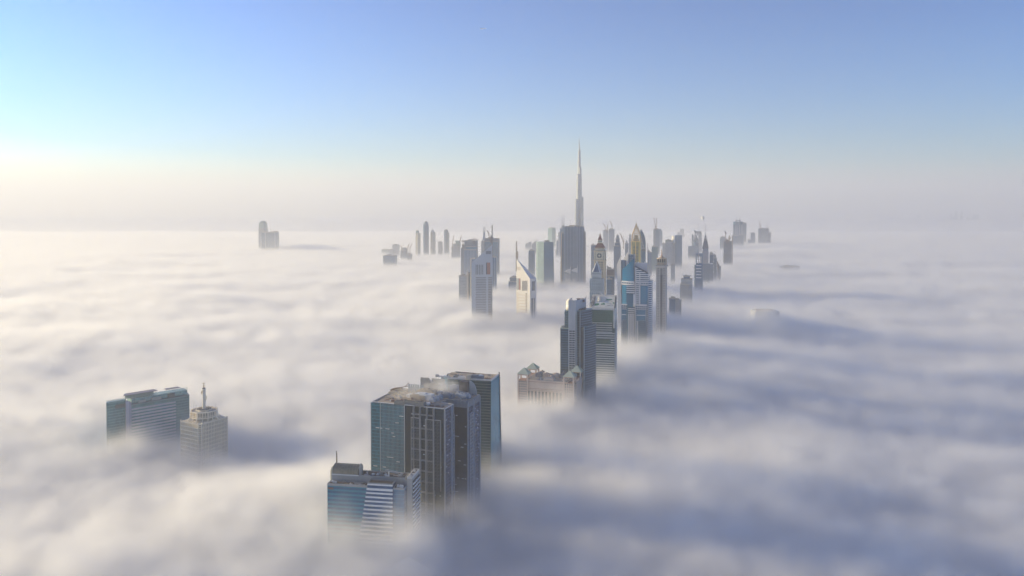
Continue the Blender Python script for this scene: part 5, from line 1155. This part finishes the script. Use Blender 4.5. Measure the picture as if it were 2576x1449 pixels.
far('linked_tower','taller round shouldered tower of a linked pair, white balconies on its left','tower','E',(1922,490),3300,-14,[('shaft',1795,1922,None,490,'blue',2),('bridge',1725,1795,None,628,'pale',8)],group='linked pair of white ribbed towers',roofs=False,
    extra=lambda b:b.add((lambda m:([m.cyl(b.X(1795+8*(1-(1-i/16)**2) - 30*(i/16)**1.6,500+i*8,14),22,16,b.Z(1800,500+i*9,5)-1.6,b.Z(1800,500+i*9,5),n=18) for i in range(16)],m)[1])(MB()),'curved_balcony',white))
far('office_block','pale ghostly square topped tower far behind the round shouldered tower','tower','E',(1962,372),6500,-14,[('shaft',1883,1962,None,372,'slate'),('shaft',1832,1885,None,440,'slate',8)])
far('office_block','faint narrow ghostly tower behind the rounded white tower, pale and low','tower','E',(1330,500),6500,-14,[('shaft',1268,1330,None,500,'slate')])
def twist(b):
    pts=[(1003,290),(1020,330),(1012,400),(1000,470)]; P=[b.at(*p) for p in pts]
    m=MB()
    for q in (pts,[(1060,315),(1050,360),(1030,390),(1050,440)],[(1005,440),(1022,420),(1040,395),(1060,440)],[(1003,292),(1032,318),(1060,316)],[(1020,330),(1055,335)],[(1018,370),(1046,372)]):
        P=[b.at(*p) for p in q]
        for p,r in zip(P,P[1:]): m.bar((p[0],-2,p[1]),(r[0],-2,r[1]),4.5)
    b.add(m,'open_crown_frame',plain('crown_slate',(.16,.18,.22),.5))
    xl,xr=b.X(990,470),b.X(1068,470); zt=b.Z(1030,405)
    b.add(MB().lathe((xl+xr)/2,20,[((xr-xl)/2,0),((xr-xl)/2,b.Z(1030,470)),((xr-xl)*.40,b.Z(1030,430)),((xr-xl)*.2,zt)],18),'bullet_shaft',F['slate'],smooth=True)
far('frame_crowned_tower','slate tower with twisted open frame crown','tower','8',(1070,520),3700,-14,[('shaft',916,988,None,524,'slate',6),('lower_shaft',985,1070,None,520,'blue',2)],extra=twist,roofs=False)
far('apartment_tower','pale stepped tower with mast, immediately right of the twisted frame crown','tower','8',(1108,320),4000,-14,[('shaft',1062,1110,None,345,'pale',2),('shaft',1075,1105,None,320,'slate',6),('base',1062,1116,None,405,'pale',0)],masts=[(1072,345,278,4)])
far('office_block','faint slate block behind the twisted frame crown','tower','8',(996,365),4200,-14,[('shaft',968,996,None,365,'slate')])
# spire tower
def spike(b):
    xl,xr=b.X(1118,600),b.X(1212,600); cx=(xl+xr)/2; z0=b.Z(1165,562); z1=b.Z(1165,362,20); w=(b.X(1204,562)-b.X(1127,562))/2
    m=MB()
    for sx in (-1,1):
        for sy in (0,1): m.bar((cx+sx*w,4+sy*2*w,z0),(cx+sx*.8,w+2,z1),5,1.5)
    m.bar((cx,w,z0),(cx,w+2,z1),2.5,1); m.box(cx-w*.55,cx+w*.55,5,5+w,z0,z0+28); m.frustum(cx-w*.9,cx+w*.9,4.5,4+1.8*w,z0,z0+(z1-z0)*.75,.25)
    b.add(m,'pyramid_spire',plain('spire_slate',(.13,.14,.18),.4,.2)); b.add(MB().bar((cx,w+2,z1-2),(cx,w+2,b.Z(1165,205,20)),1.8,.6),'needle',steel)
    m=MB(); 
    for i in range(6): x=xl+(xr-xl)*(i+.5)/6; m.box(x-.9,x+.9,-1,.1,0,z0-6)
    b.add(m,'stone_rib',plain('pale_rib',(.44,.42,.44)))
far('spired_tower','lilac grey tower with a sharp triangular spire and long needle','tower','8',(1212,562),2700,-14,[('shaft',1118,1212,None,600,'stone'),('shoulder',1124,1207,None,564,'pale',2),('lower_wing',1129,1228,None,780,'slate',-3)],extra=spike,roofs=False)
def gate(b):
    xl,xr=b.X(1024,628),b.X(1128,628); z0=b.Z(1075,770); z1=b.Z(1075,628); k=(xr-xl)
    m=MB().box(xl,xl+k*.16,0,14,z0,z1); m.box(xr-k*.16,xr,0,14,z0,z1); m.box(xl+k*.16,xr-k*.16,0,14,z1-10,z1); b.add(m,'open_frame',plain('frame_blue',(.20,.26,.33),.4))
    b.add(MB().box(xl+k*.62,xl+k*.84,1,12,z0,z1-10),'sun_tinted_fin',plain('sunlit_fin',(.62,.55,.47),.4)); b.add(MB().bar((xl+k*.42,-1,z1-32),(xl+k*.42,-1,b.Z(1066,555)),3.2,.8),'mast',plain('mast_pale',(.55,.50,.46)))  # warm sunlight put into the fin's colour
    m=MB(); slabs(m,xl+k*.08,xl+k*.78,-1.2,.2,b.Z(1075,1010),b.Z(1075,800),9.5,2.6,0); b.add(m,'white_striping',white)
far('gate_tower','dark blue striped tower with open framed top, left of the triangular spire','tower','8',(1128,770),2500,-14,[('shaft',1024,1128,None,770,'blue'),('left_wing',1006,1024,None,795,'teal',2)],extra=gate,roofs=False)
far('office_tower','dark slate tower with white belt right of the sharp triangular spire','tower','8',(1283,650),2800,-14,[('shaft',1225,1283,None,650,'slate'),('cap',1225,1280,None,628,'pale',6)],extra=lambda b:b.add(MB().box(b.X(1226,770),b.X(1272,770),-1.5,.2,b.Z(1250,784),b.Z(1250,768)),'white_belt',white))
far('office_tower','stepped slate tower second to the right of the triangular spire','tower','8',(1330,700),2850,-14,[('shaft',1285,1330,None,700,'slate'),('shaft',1285,1318,None,658,'slate',4)])
far('office_tower','pinkish tower with stepped edge third to the right of the triangular spire','tower','8',(1385,810),2850,-14,[('shaft',1335,1388,None,820,'stone'),('shaft',1335,1365,None,785,'brown',3)])
luff('8',1335,740,1352,785,1350,800,2850,'tiny orange crane on the pinkish stepped tower')
far('construction_tower','dark bare floor slabs of an unfinished tower with red luffing cranes','tower','8',(1550,450),3300,-14,[('core',1432,1545,None,455,'conc',1)],
    extra=lambda b:(b.add(slabs(MB(),b.X(1424,460),b.X(1552,460),-1,30,b.Z(1490,760),b.Z(1490,450),4.6,1.1,0),'floor_slab',plain('dark_slab',(.16,.14,.15),.9,dirt=.3)),b.add(MB().box(b.X(1465,435),b.X(1505,435),6,22,b.Z(1490,455),b.Z(1490,428)),'lift_core',dark),
      b.add(MB().bar((b.X(1556,600),2,0),(b.X(1557,370),2,b.Z(1557,370)),2.6),'hoist_mast',rust)))
luff('8',1450,305,1472,350,1470,440,3300,'taller red crane on the bare floor slab tower'); luff('8',1518,375,1498,405,1492,440,3300,'shorter crane on the right of the bare floor slab tower'); luff('8',1528,405,1488,412,1488,440,3310,'flat lying crane on the bare floor slab tower')
# twin hotel towers with spheres
def twin(b):
    for c in (1615,1661):
        x=b.X(c,190,12); zt=b.Z(c,208,12)
        b.add(MB().cyl(x,14,18,zt,b.Z(c,170,12),22,n=16),'crown_drum',F['blue']); s=b.add(MB().lathe(x,14,[(2,b.Z(c,170,12)),(4,b.Z(c,165,12)),(8.5,b.Z(c,153,12)),(5,b.Z(c,143,12)),(1,b.Z(c,138,12))],14),'crown_sphere',plain('sphere_grey',(.30,.32,.36)))
        b.add(MB().bar((x,14,b.Z(c,140,12)),(x,14,b.Z(c,82,12)),2.4,.8),'needle',steel,parent=s)
    m=MB(); [m.box(b.X(c,240,-1),b.X(c+7,240,-1),-2,.2,0,b.Z(c,212)) for c in (1566,1600,1622,1655,1690)]; b.add(m,'corner_fin',plain('pale_rib',(.44,.42,.44)))
far('twin_topped_tower','dark blue tower with two ball topped needles, right part of the skyline','tower','8',(1698,208),5000,-14,[('shaft',1566,1698,None,208,'blue')],extra=twin,roofs=False)
far('apartment_tower','grey tower attached behind the ball topped needles tower','tower','8',(1760,190),5150,-14,[('shaft',1692,1760,None,192,'slate')],masts=[(1740,192,184,2)])
far('office_block','faint block low in front of the ball topped needles tower','building','8',(1720,370),4600,-14,[('shaft',1560,1640,None,378,'slate'),('shaft',1640,1720,None,366,'slate',6)])
far('office_block','faint domed block left of the bare floor slab tower','building','8',(1460,395),4400,-14,[('shaft',1376,1460,None,415,'slate'),('shaft',1385,1448,None,392,'slate',5)])
far('office_block','faint slim block between the two right end towers','building','8',(1888,335),5000,-14,[('shaft',1822,1888,None,335,'slate'),('shaft',1780,1822,None,430,'slate',5)])
far('construction_tower','rightmost unfinished block of the skyline with several cranes','tower','8',(2078,275),5000,-14,[('shaft',1935,2078,None,272,'conc'),('step',2078,2112,None,335,'conc',5)])
luff('8',1948,170,1968,245,1966,268,5000,'thin upright crane on the left of the rightmost block'); luff('8',2055,215,2052,262,2052,272,5000,'short upright crane on the rightmost block'); luff('8',2082,245,2082,300,2082,330,5000,'stubby crane at the right corner of the rightmost block'); luff('8',2115,310,2114,335,2112,360,5000,'stubby crane at the far right step of the rightmost block')
# foreground right edge and fog peeks
far('apartment_block','pale stone block with arcaded top emerging from the fog right of the cupola tower','building','8',(975,1010),2200,-14,[('rear_tower',812,975,None,1010,'pale',6),('rear_top',848,940,None,972,'slate',10),('front_block',796,930,None,1090,'stone',-4)],extra=lambda b:b.add(MB().box(b.X(835,968,8),b.X(955,968,8),8,30,b.Z(890,972,8)+2.4,b.Z(890,966,8)+2.6),'roof_slab',grey))
far('office_block','dim low block at the right foot of the cupola tower','building','8',(815,1330),1950,-14,[('block',640,730,None,1292,'slate'),('block',730,815,None,1318,'stone',2),('block',642,780,None,1300,'brown',6)])
far('office_block','slim blue block sliver behind the cupola tower, right side','building','8',(722,800),2700,-14,[('shaft',662,722,None,800,'pale')])
far('office_block','dim wide rooftop barely showing through the fog on the right','building','C',(870,722),3150,-6,[('block',668,870,None,722,'slate'),('block',780,868,None,716,'slate',4),('block',690,730,None,714,'slate',3)])
b=far('billboard_roof','cream rooftop sign box with railing emerging from a fog bump on the right','building','C',(556,1205),1800,-4,[('roof_base',350,632,None,1238,'pale',3)],roofs=False)
b.add(MB().box(b.X(357,1203),b.X(556,1203),0,2.5,b.Z(450,1240),b.Z(450,1203)),'sign_box',plain('sign_cream',(.66,.58,.46),.7))
m=MB(); x0,x1=b.X(556,1232),b.X(632,1232); [m.bar((x0+(x1-x0)*i/6,3,b.Z(600,1240)),(x0+(x1-x0)*i/6,3,b.Z(600,1230)),.4) for i in range(7)]; m.bar((x0,3,b.Z(600,1230)),(x1,3,b.Z(600,1230)),.5); b.add(m,'railing',grey)
# --- very far right horizon
HZ=[('leftmost ghostly tower cluster on the right horizon, low and wide',(358,405,362),(208,262,392)),
 ('ghostly low block left of the pale slim horizon tower',(497,530,352),None),('pale slim ghostly tower on the right horizon',(565,602,282),None),('ghostly wide low block right of the pale slim horizon tower',(700,765,378),None),
 ('dark slim ghostly tower, left of the horizon trio',(1190,1216,262),None),('tallest ghostly tower, middle of the horizon trio',(1284,1324,215),(1240,1280,318)),('stepped ghostly tower, right of the horizon trio',(1398,1420,212),(1375,1398,262)),
 ('small ghostly block between the horizon trio and the broad block',(1515,1560,330),None),('broad ghostly block with a notch near the right horizon end',(1650,1728,275),(1610,1648,318))]
for lab,a,c in HZ:
    bl=[('shaft',a[0],a[1],None,a[2],'slate')]
    if c: bl.append(('wing',c[0],c[1],None,c[2],'slate'))
    far('distant_tower',lab,'tower','D',(a[1],a[2]),18500,0,bl,group='ghostly towers on the right horizon',roofs=False)
# --- balloon and airliner
p=spot('8',1129,128,4200); o=bpy.data.objects.new('balloon',None); COL.objects.link(o); o.location=p; tag(o,'tiny pale tethered balloon in the haze above the sharp triangular spire','balloon')
MB().lathe(0,0,[(1.5,-9),(5,-5),(8,2),(8.6,6),(7.4,11),(4,14.5),(.6,16)],18).build('envelope',white,o,smooth=True); MB().box(-1.4,1.4,-1.4,1.4,-14,-12).bar((-1.2,0,-12),(-1.4,0,-9),.3).bar((1.2,0,-12),(1.4,0,-9),.3).build('gondola',grey,o)
p=spot('V',1215.5,72,4300); o=bpy.data.objects.new('airliner',None); COL.objects.link(o); o.location=p; o.rotation_euler=(R(4),R(-6),R(12)); tag(o,'tiny white passenger jet high in the blue sky','airplane')
m=MB(); N=14
prof=[(-16,.3,.8),(-12,1.2,.5),(-6,1.9,0),(12,1.9,0),(15,1.5,-.2),(17,.3,-.4)]
for (xa,ra,za),(xb,rb,zb) in zip(prof,prof[1:]):
    A=[(xa,ra*math.cos(2*math.pi*i/N),za+ra*math.sin(2*math.pi*i/N)) for i in range(N)]; Bq=[(xb,rb*math.cos(2*math.pi*i/N),zb+rb*math.sin(2*math.pi*i/N)) for i in range(N)]
    for i in range(N): m.face([A[i],Bq[i],Bq[(i+1)%N],A[(i+1)%N]])
m.build('fuselage',white,o)
for s,nm in ((-1,'wing'),(1,'wing')):
    MB().prism([(4,0),(-1,0),(-8,s*16),(-5.5,s*16)],-.9,-.5).build('wing',plain('wing_white',(.7,.7,.72)),o); MB().prism([(-12,0),(-15,0),(-17,s*6),(-15.5,s*6)],.9,1.15).build('tailplane',plain('wing_white',(.7,.7,.72)),o)
    MB().bar((3,s*5.5,-1.9),(-.5,s*5.5,-1.9),1.7).build('engine',grey,o)
MB().extr([(-11,1.4),(-15,1.4),(-17,7),(-15,7)],-.2,.2).build('tail_fin',plain('tail_blue',(.10,.16,.30)),o)
# ================================================================== sky, sun, haze, fog
SAT=1.75;GAM=1.6;SUNC=(1,.80,.43);EN=4.8;EXP=1.2;HG=.25;AZ=-71;EL=12;AIR=.9;DUST=.6;OZ=4.2;HD=1.35e-4;FA=.35;BS=.168;HTOP=1200;DENS=.09;STEP=4;WISP=56;MIST=.007;MISTH=24
W=bpy.data.worlds.new("World"); sc.world=W; W.use_nodes=True
nt=W.node_tree; bg=nt.nodes['Background']
sky=nt.nodes.new('ShaderNodeTexSky'); sky.sky_type='NISHITA'; sky.sun_disc=False
sky.sun_elevation=R(EL); sky.sun_rotation=R(AZ); sky.air_density=AIR; sky.dust_density=DUST; sky.ozone_density=OZ
hs=nt.nodes.new('ShaderNodeHueSaturation'); hs.inputs['Saturation'].default_value=SAT
gm=nt.nodes.new('ShaderNodeGamma'); gm.inputs['Gamma'].default_value=GAM
v0=nt.nodes.new('ShaderNodeVectorMath'); v0.operation='SCALE'; v0.inputs['Scale'].default_value=.1
nt.links.new(sky.outputs[0],v0.inputs[0]); nt.links.new(v0.outputs[0],gm.inputs[0]); nt.links.new(gm.outputs[0],hs.inputs['Color']); nt.links.new(hs.outputs[0],bg.inputs[0]); bg.inputs[1].default_value=BS*10
L=bpy.data.lights.new('sun','SUN'); L.energy=EN; L.angle=R(.5); L.color=SUNC
lo=bpy.data.objects.new('sun',L); COL.objects.link(lo)
sd=Vector((math.sin(R(AZ))*math.cos(R(EL)),math.cos(R(AZ))*math.cos(R(EL)),math.sin(R(EL))))
lo.rotation_euler=sd.to_track_quat('Z','Y').to_euler()
sc.view_settings.exposure=EXP

# billows of the fog top: one height field shared by the fog body and the fog air above it
BUMPS=[]   # x, y, height, radius x, radius y
def bump(crop,cx,cy,D,h,rx,ry): p=spot(crop,cx,cy,D); BUMPS.append((p.x,p.y,h,rx,ry))
bump('V',940,1340,655,18,70,42)     # swirl at the foot of the striped tower
bump('V',700,1250,760,14,90,60)
bump('V',1250,1190,860,-14,45,40)
for q in ((868,1345,668,20,16,14),(1005,1365,650,22,20,15),(1075,1375,655,20,26,18),(1150,1330,720,15,22,20),(900,1240,735,16,24,20),(350,1105,955,16,30,22),(455,1120,935,14,20,18),(560,1140,925,12,26,18),(1300,1010,1080,12,30,24),(1420,1020,1080,14,26,22),(1340,1035,1050,14,30,20),(1530,905,1210,14,26,20),(1600,850,1400,14,40,30),(1180,800,1780,12,40,30),(1330,790,1800,12,40,30)): bump('V',*q)
BUMPS.append((0,2300,24,480,900)); BUMPS.append((1500,4500,36,1300,1700)); BUMPS.append((-150,720,14,300,260))
bump('5',1000,440,1850,75,45,70); bump('C',770,722,3100,14,200,150); BUMPS.append((240,1440,24,130,110)); BUMPS.append((150,1290,20,70,60))
bump('V',1925,795,1780,44,70,60)     # bump carrying the cream roof sign
bump('V',775,634,5100,40,120,250)    # bump with the crane
bump('V',1230,1400,640,-22,110,90)   # hollow right of the dark towers
bump('V',660,1120,930,-16,70,60); BUMPS.append((-390,940,-13,110,80))
bump('V',1180,790,1780,8,90,60)
def height(nt,pos):
    N=nt.nodes.new; K=nt.links.new
    m=lambda op,a,b=None,c=None: mth(nt,op,a,b,c)
    def noise(scale,detail,sx=1,sy=1,sz=0,off=0,rough=.5,dist=0):
        v=N('ShaderNodeVectorMath'); v.operation='MULTIPLY_ADD'; K(pos,v.inputs[0]); v.inputs[1].default_value=(sx*scale,sy*scale,sz*scale); v.inputs[2].default_value=(off,off,off)
        t=N('ShaderNodeTexNoise'); t.inputs['Scale'].default_value=1; t.inputs['Detail'].default_value=detail; t.inputs['Roughness'].default_value=rough; t.inputs['Distortion'].default_value=dist
        K(v.outputs[0],t.inputs['Vector']); return t.outputs[0]
    sp=N('ShaderNodeSeparateXYZ'); K(pos,sp.inputs[0])
    a=m('MULTIPLY_ADD',noise(1/620,2,1,1.6,0,3.1),52,-26)
    b=m('MULTIPLY_ADD',noise(1/150,4,1,1.5,0,7.7,.6,.3),25,-12.5)
    c3=m('MULTIPLY_ADD',noise(1/42,3,.8,1.5,0,5.5,.6,.5),6,-3); b=m('ADD',b,c3)
    # the fog top climbs gently with distance
    r=m('SUBTRACT',1,m('EXPONENT',m('MULTIPLY',m('MAXIMUM',m('SUBTRACT',sp.outputs[1],600),0),-1/1900)))
    h=m('ADD',m('ADD',a,b),m('MULTIPLY_ADD',r,38,102))
    for (x,y,hh,rx,ry) in BUMPS:
        dx=m('MULTIPLY',m('SUBTRACT',sp.outputs[0],x),1/rx); dy=m('MULTIPLY',m('SUBTRACT',sp.outputs[1],y),1/ry)
        e=m('EXPONENT',m('MULTIPLY',m('ADD',m('MULTIPLY',dx,dx),m('MULTIPLY',dy,dy)),-1))
        h=m('MULTIPLY_ADD',e,hh,h)
    return h,m,noise,sp.outputs[2]
def sheet(name,nx,ny,X,y0,y1,off,mat):
    vs=[];fs=[]
    for j in range(ny+1):
        for i in range(nx+1):
            u=i/nx*2-1; u=math.copysign(.12*abs(u)+.88*abs(u)**3,u); t=j/ny; t=.10*t+.90*t**3
            vs.append((u*X,y0+(y1-y0)*t,0))
    for j in range(ny):
        for i in range(nx): a=j*(nx+1)+i; fs.append((a,a+1,a+nx+2,a+nx+1))
    me=bpy.data.meshes.new(name); me.from_pydata(vs,[],fs)
    o=bpy.data.objects.new(name,me); COL.objects.link(o)
    g=bpy.data.node_groups.new('fog_height','GeometryNodeTree')
    g.interface.new_socket('Geometry',in_out='INPUT',socket_type='NodeSocketGeometry'); g.interface.new_socket('Geometry',in_out='OUTPUT',socket_type='NodeSocketGeometry')
    gi=g.nodes.new('NodeGroupInput'); go=g.nodes.new('NodeGroupOutput')
    p=g.nodes.new('GeometryNodeInputPosition'); h,m,_,_z=height(g,p.outputs[0])
    sp=g.nodes.new('GeometryNodeSetPosition'); cx=g.nodes.new('ShaderNodeCombineXYZ')
    y_=g.nodes.new('ShaderNodeSeparateXYZ'); g.links.new(p.outputs[0],y_.inputs[0])
    up=m('MULTIPLY',m('MAXIMUM',m('MINIMUM',m('MULTIPLY',m('SUBTRACT',y_.outputs[1],6300),1/1900),1),0),38)
    g.links.new(m('ADD',m('ADD',h,off),up),cx.inputs[2]); g.links.new(cx.outputs[0],sp.inputs['Offset'])
    g.links.new(gi.outputs[0],sp.inputs[0]); g.links.new(sp.outputs[0],go.inputs[0])
    md=o.modifiers.new('g','NODES'); md.node_group=g
    dg=bpy.context.evaluated_depsgraph_get(); dg.update(); me2=bpy.data.meshes.new_from_object(o.evaluated_get(dg)); o.modifiers.clear(); o.data=me2; me2.name=name
    me2.polygons.foreach_set('use_smooth',[True]*len(me2.polygons)); me2.materials.clear(); me2.materials.append(mat)
    return o
fs_=bpy.data.materials.new('dense_fog'); fs_.use_nodes=True; q=fs_.node_tree.nodes['Principled BSDF']; q.inputs['Base Color'].default_value=(.93,.93,.93,1); q.inputs['Roughness'].default_value=1; q.inputs['Specular IOR Level'].default_value=0
tag(sheet('fog_sea',420,420,30000,-800,30000,-46,fs_),'dense white fog sea filling the whole plain around the towers',None,kind='stuff')
gm_=plain('sand_ground',(.34,.28,.21),.95,dirt=.3,scale=.002)
g=MB().box(-31000,31000,-1500,30500,-1,0).build('ground',gm_); g['kind']='structure'
fm=bpy.data.materials.new('fog_air'); fm.use_nodes=True; t=fm.node_tree; t.nodes.remove(t.nodes['Principled BSDF'])
pv=t.nodes.new('ShaderNodeVolumePrincipled'); t.links.new(pv.outputs[0],t.nodes['Material Output'].inputs['Volume'])
pv.inputs['Color'].default_value=(.985,.985,.985,1); pv.inputs['Anisotropy'].default_value=FA; pv.inputs['Density'].default_value=DENS
fm.cycles.volume_step_rate=STEP
def fog_body(name,lo,hi,vox,label,mist_=None,mh=None):
    mist_=mist_ or MIST; mh=mh or MISTH
    return fog_body_(name,lo,hi,vox,label,mist_,mh)
def fog_body_(name,lo,hi,vox,label,MIST,MISTH):
    """a body of fog air: the fog gets denser the deeper it lies under the ragged billow top"""
    me=bpy.data.meshes.new(name); me.from_pydata([tuple(lo),tuple(hi)],[(0,1)],[]); o=bpy.data.objects.new(name,me); COL.objects.link(o)
    g=bpy.data.node_groups.new('fog_density','GeometryNodeTree')
    g.interface.new_socket('Geometry',in_out='INPUT',socket_type='NodeSocketGeometry'); g.interface.new_socket('Geometry',in_out='OUTPUT',socket_type='NodeSocketGeometry')
    go=g.nodes.new('NodeGroupOutput'); p=g.nodes.new('GeometryNodeInputPosition')
    h,m,noise,z=height(g,p.outputs[0])
    sy=g.nodes.new('ShaderNodeSeparateXYZ'); g.links.new(p.outputs[0],sy.inputs[0])
    near=m('MAXIMUM',m('MINIMUM',m('MULTIPLY',m('SUBTRACT',1350,sy.outputs[1]),1/600),1),0)   # the closest billows show their torn edges
    fine=m('MULTIPLY',m('MULTIPLY_ADD',noise(1/24,4,1,1,1.4,8.3,.6,.6),40,-20),near)
    w=m('ADD',m('MULTIPLY_ADD',noise(1/52,5,1,1,1.3,1.3,.62),WISP,-WISP/2),fine)
    d=m('SUBTRACT',m('ADD',h,w),z)
    k=m('MAXIMUM',m('MINIMUM',m('MULTIPLY',m('ADD',d,14),1/46),1),0)
    mist=m('MULTIPLY',m('EXPONENT',m('MINIMUM',m('MULTIPLY',m('SUBTRACT',d,0),1/MISTH),0)),MIST)
    dens=m('ADD',m('POWER',k,2.0),mist)
    v=g.nodes.new('GeometryNodeVolumeCube'); g.links.new(dens,v.inputs['Density'])
    v.inputs['Min'].default_value=lo; v.inputs['Max'].default_value=hi
    for i,a in enumerate('XYZ'): v.inputs['Resolution '+a].default_value=max(4,int((hi[i]-lo[i])/vox[i]))
    sm=g.nodes.new('GeometryNodeSetMaterial'); sm.inputs['Material'].default_value=fm
    g.links.new(v.outputs[0],sm.inputs[0]); g.links.new(sm.outputs[0],go.inputs[0])
    md=o.modifiers.new('g','NODES'); md.node_group=g
    tag(o,label,None,kind='stuff'); return o
fog_body('fog',(-620,300,20),(720,1150,225),(5,5,4.5),'soft white fog swirling round the feet of the nearest towers')
fog_body('fog',(-1500,1150,20),(1700,2500,235),(10,10,7),'soft white fog drifting round the towers of the middle distance',.006,34)
fog_body('fog',(-1300,300,20),(-620,1150,225),(10,10,7),'soft white fog in the left foreground')
fog_body('fog',(720,300,20),(1300,1150,225),(10,10,7),'soft white fog in the right foreground')
fog_body('fog',(-5600,2500,60),(5600,8600,290),(24,24,9),'soft white fog between the distant towers',.0045,60)
hm=bpy.data.materials.new('haze_air'); hm.use_nodes=True; t=hm.node_tree; t.nodes.remove(t.nodes['Principled BSDF'])
pv=t.nodes.new('ShaderNodeVolumePrincipled'); t.links.new(pv.outputs[0],t.nodes['Material Output'].inputs['Volume'])
pv.inputs['Color'].default_value=(.71,.735,.79,1); pv.inputs['Anisotropy'].default_value=HG; pv.inputs['Density'].default_value=HD
ho=MB().box(-32000,32000,-3000,31000,-2,HTOP).build('haze',hm); tag(ho,'thin pale morning haze over the whole city',None,kind='stuff')
c=sc.cycles; c.volume_step_rate=1; c.volume_max_steps=256
c.max_bounces=10; c.volume_bounces=8; c.diffuse_bounces=3; c.glossy_bounces=2; c.transmission_bounces=2
c.use_adaptive_sampling=True; c.adaptive_threshold=.02
c.use_denoising=True; c.denoiser='OPENIMAGEDENOISE'

def puff(cx,cy,D,r,dens,label,seed):
    p=spot('2',cx,cy,D); me=bpy.data.meshes.new('steam'); me.from_pydata([(-r,-r,-r),(r,r,r)],[(0,1)],[]); o=bpy.data.objects.new('steam',me); COL.objects.link(o); o.location=p
    g=bpy.data.node_groups.new('steam_density','GeometryNodeTree'); N=g.nodes.new
    g.interface.new_socket('Geometry',in_out='INPUT',socket_type='NodeSocketGeometry'); g.interface.new_socket('Geometry',in_out='OUTPUT',socket_type='NodeSocketGeometry')
    go=N('NodeGroupOutput'); q=N('GeometryNodeInputPosition'); ln=N('ShaderNodeVectorMath'); ln.operation='LENGTH'
    sc_=N('ShaderNodeVectorMath'); sc_.operation='MULTIPLY'; sc_.inputs[1].default_value=(1/r,1/r,1.7/r); g.links.new(q.outputs[0],sc_.inputs[0]); g.links.new(sc_.outputs[0],ln.inputs[0])
    t=N('ShaderNodeTexNoise'); t.inputs['Scale'].default_value=.13; t.inputs['Detail'].default_value=4; ad=N('ShaderNodeVectorMath'); ad.operation='ADD'; ad.inputs[1].default_value=(seed,seed,0); g.links.new(q.outputs[0],ad.inputs[0]); g.links.new(ad.outputs[0],t.inputs['Vector'])
    f=mth(g,'SUBTRACT',mth(g,'MULTIPLY_ADD',t.outputs[0],2.2,-.35),ln.outputs['Value'])
    d=mth(g,'MULTIPLY',mth(g,'MAXIMUM',mth(g,'MINIMUM',mth(g,'MULTIPLY',f,2),1),0),dens)
    v=N('GeometryNodeVolumeCube'); g.links.new(d,v.inputs['Density']); v.inputs['Min'].default_value=(-r,-r,-r*.6); v.inputs['Max'].default_value=(r,r,r*.6)
    for a,k in zip('XYZ',(24,24,16)): v.inputs['Resolution '+a].default_value=k
    sm=N('GeometryNodeSetMaterial'); sm.inputs['Material'].default_value=fm; g.links.new(v.outputs[0],sm.inputs[0]); g.links.new(sm.outputs[0],go.inputs[0])
    md=o.modifiers.new('g','NODES'); md.node_group=g; tag(o,label,None,kind='stuff')
puff(770,205,800,26,.42,'white steam rising from the rooftop plant of the dark glass complex',3)
puff(560,265,790,28,.22,'thin warm steam drifting over the left roof of the dark complex',9)
puff(420,270,780,20,.16,'faint steam wisp over the sandy roof of the dark complex',15)
puff(690,330,765,11,.3,'small steam plume between the roof units of the dark complex',21)
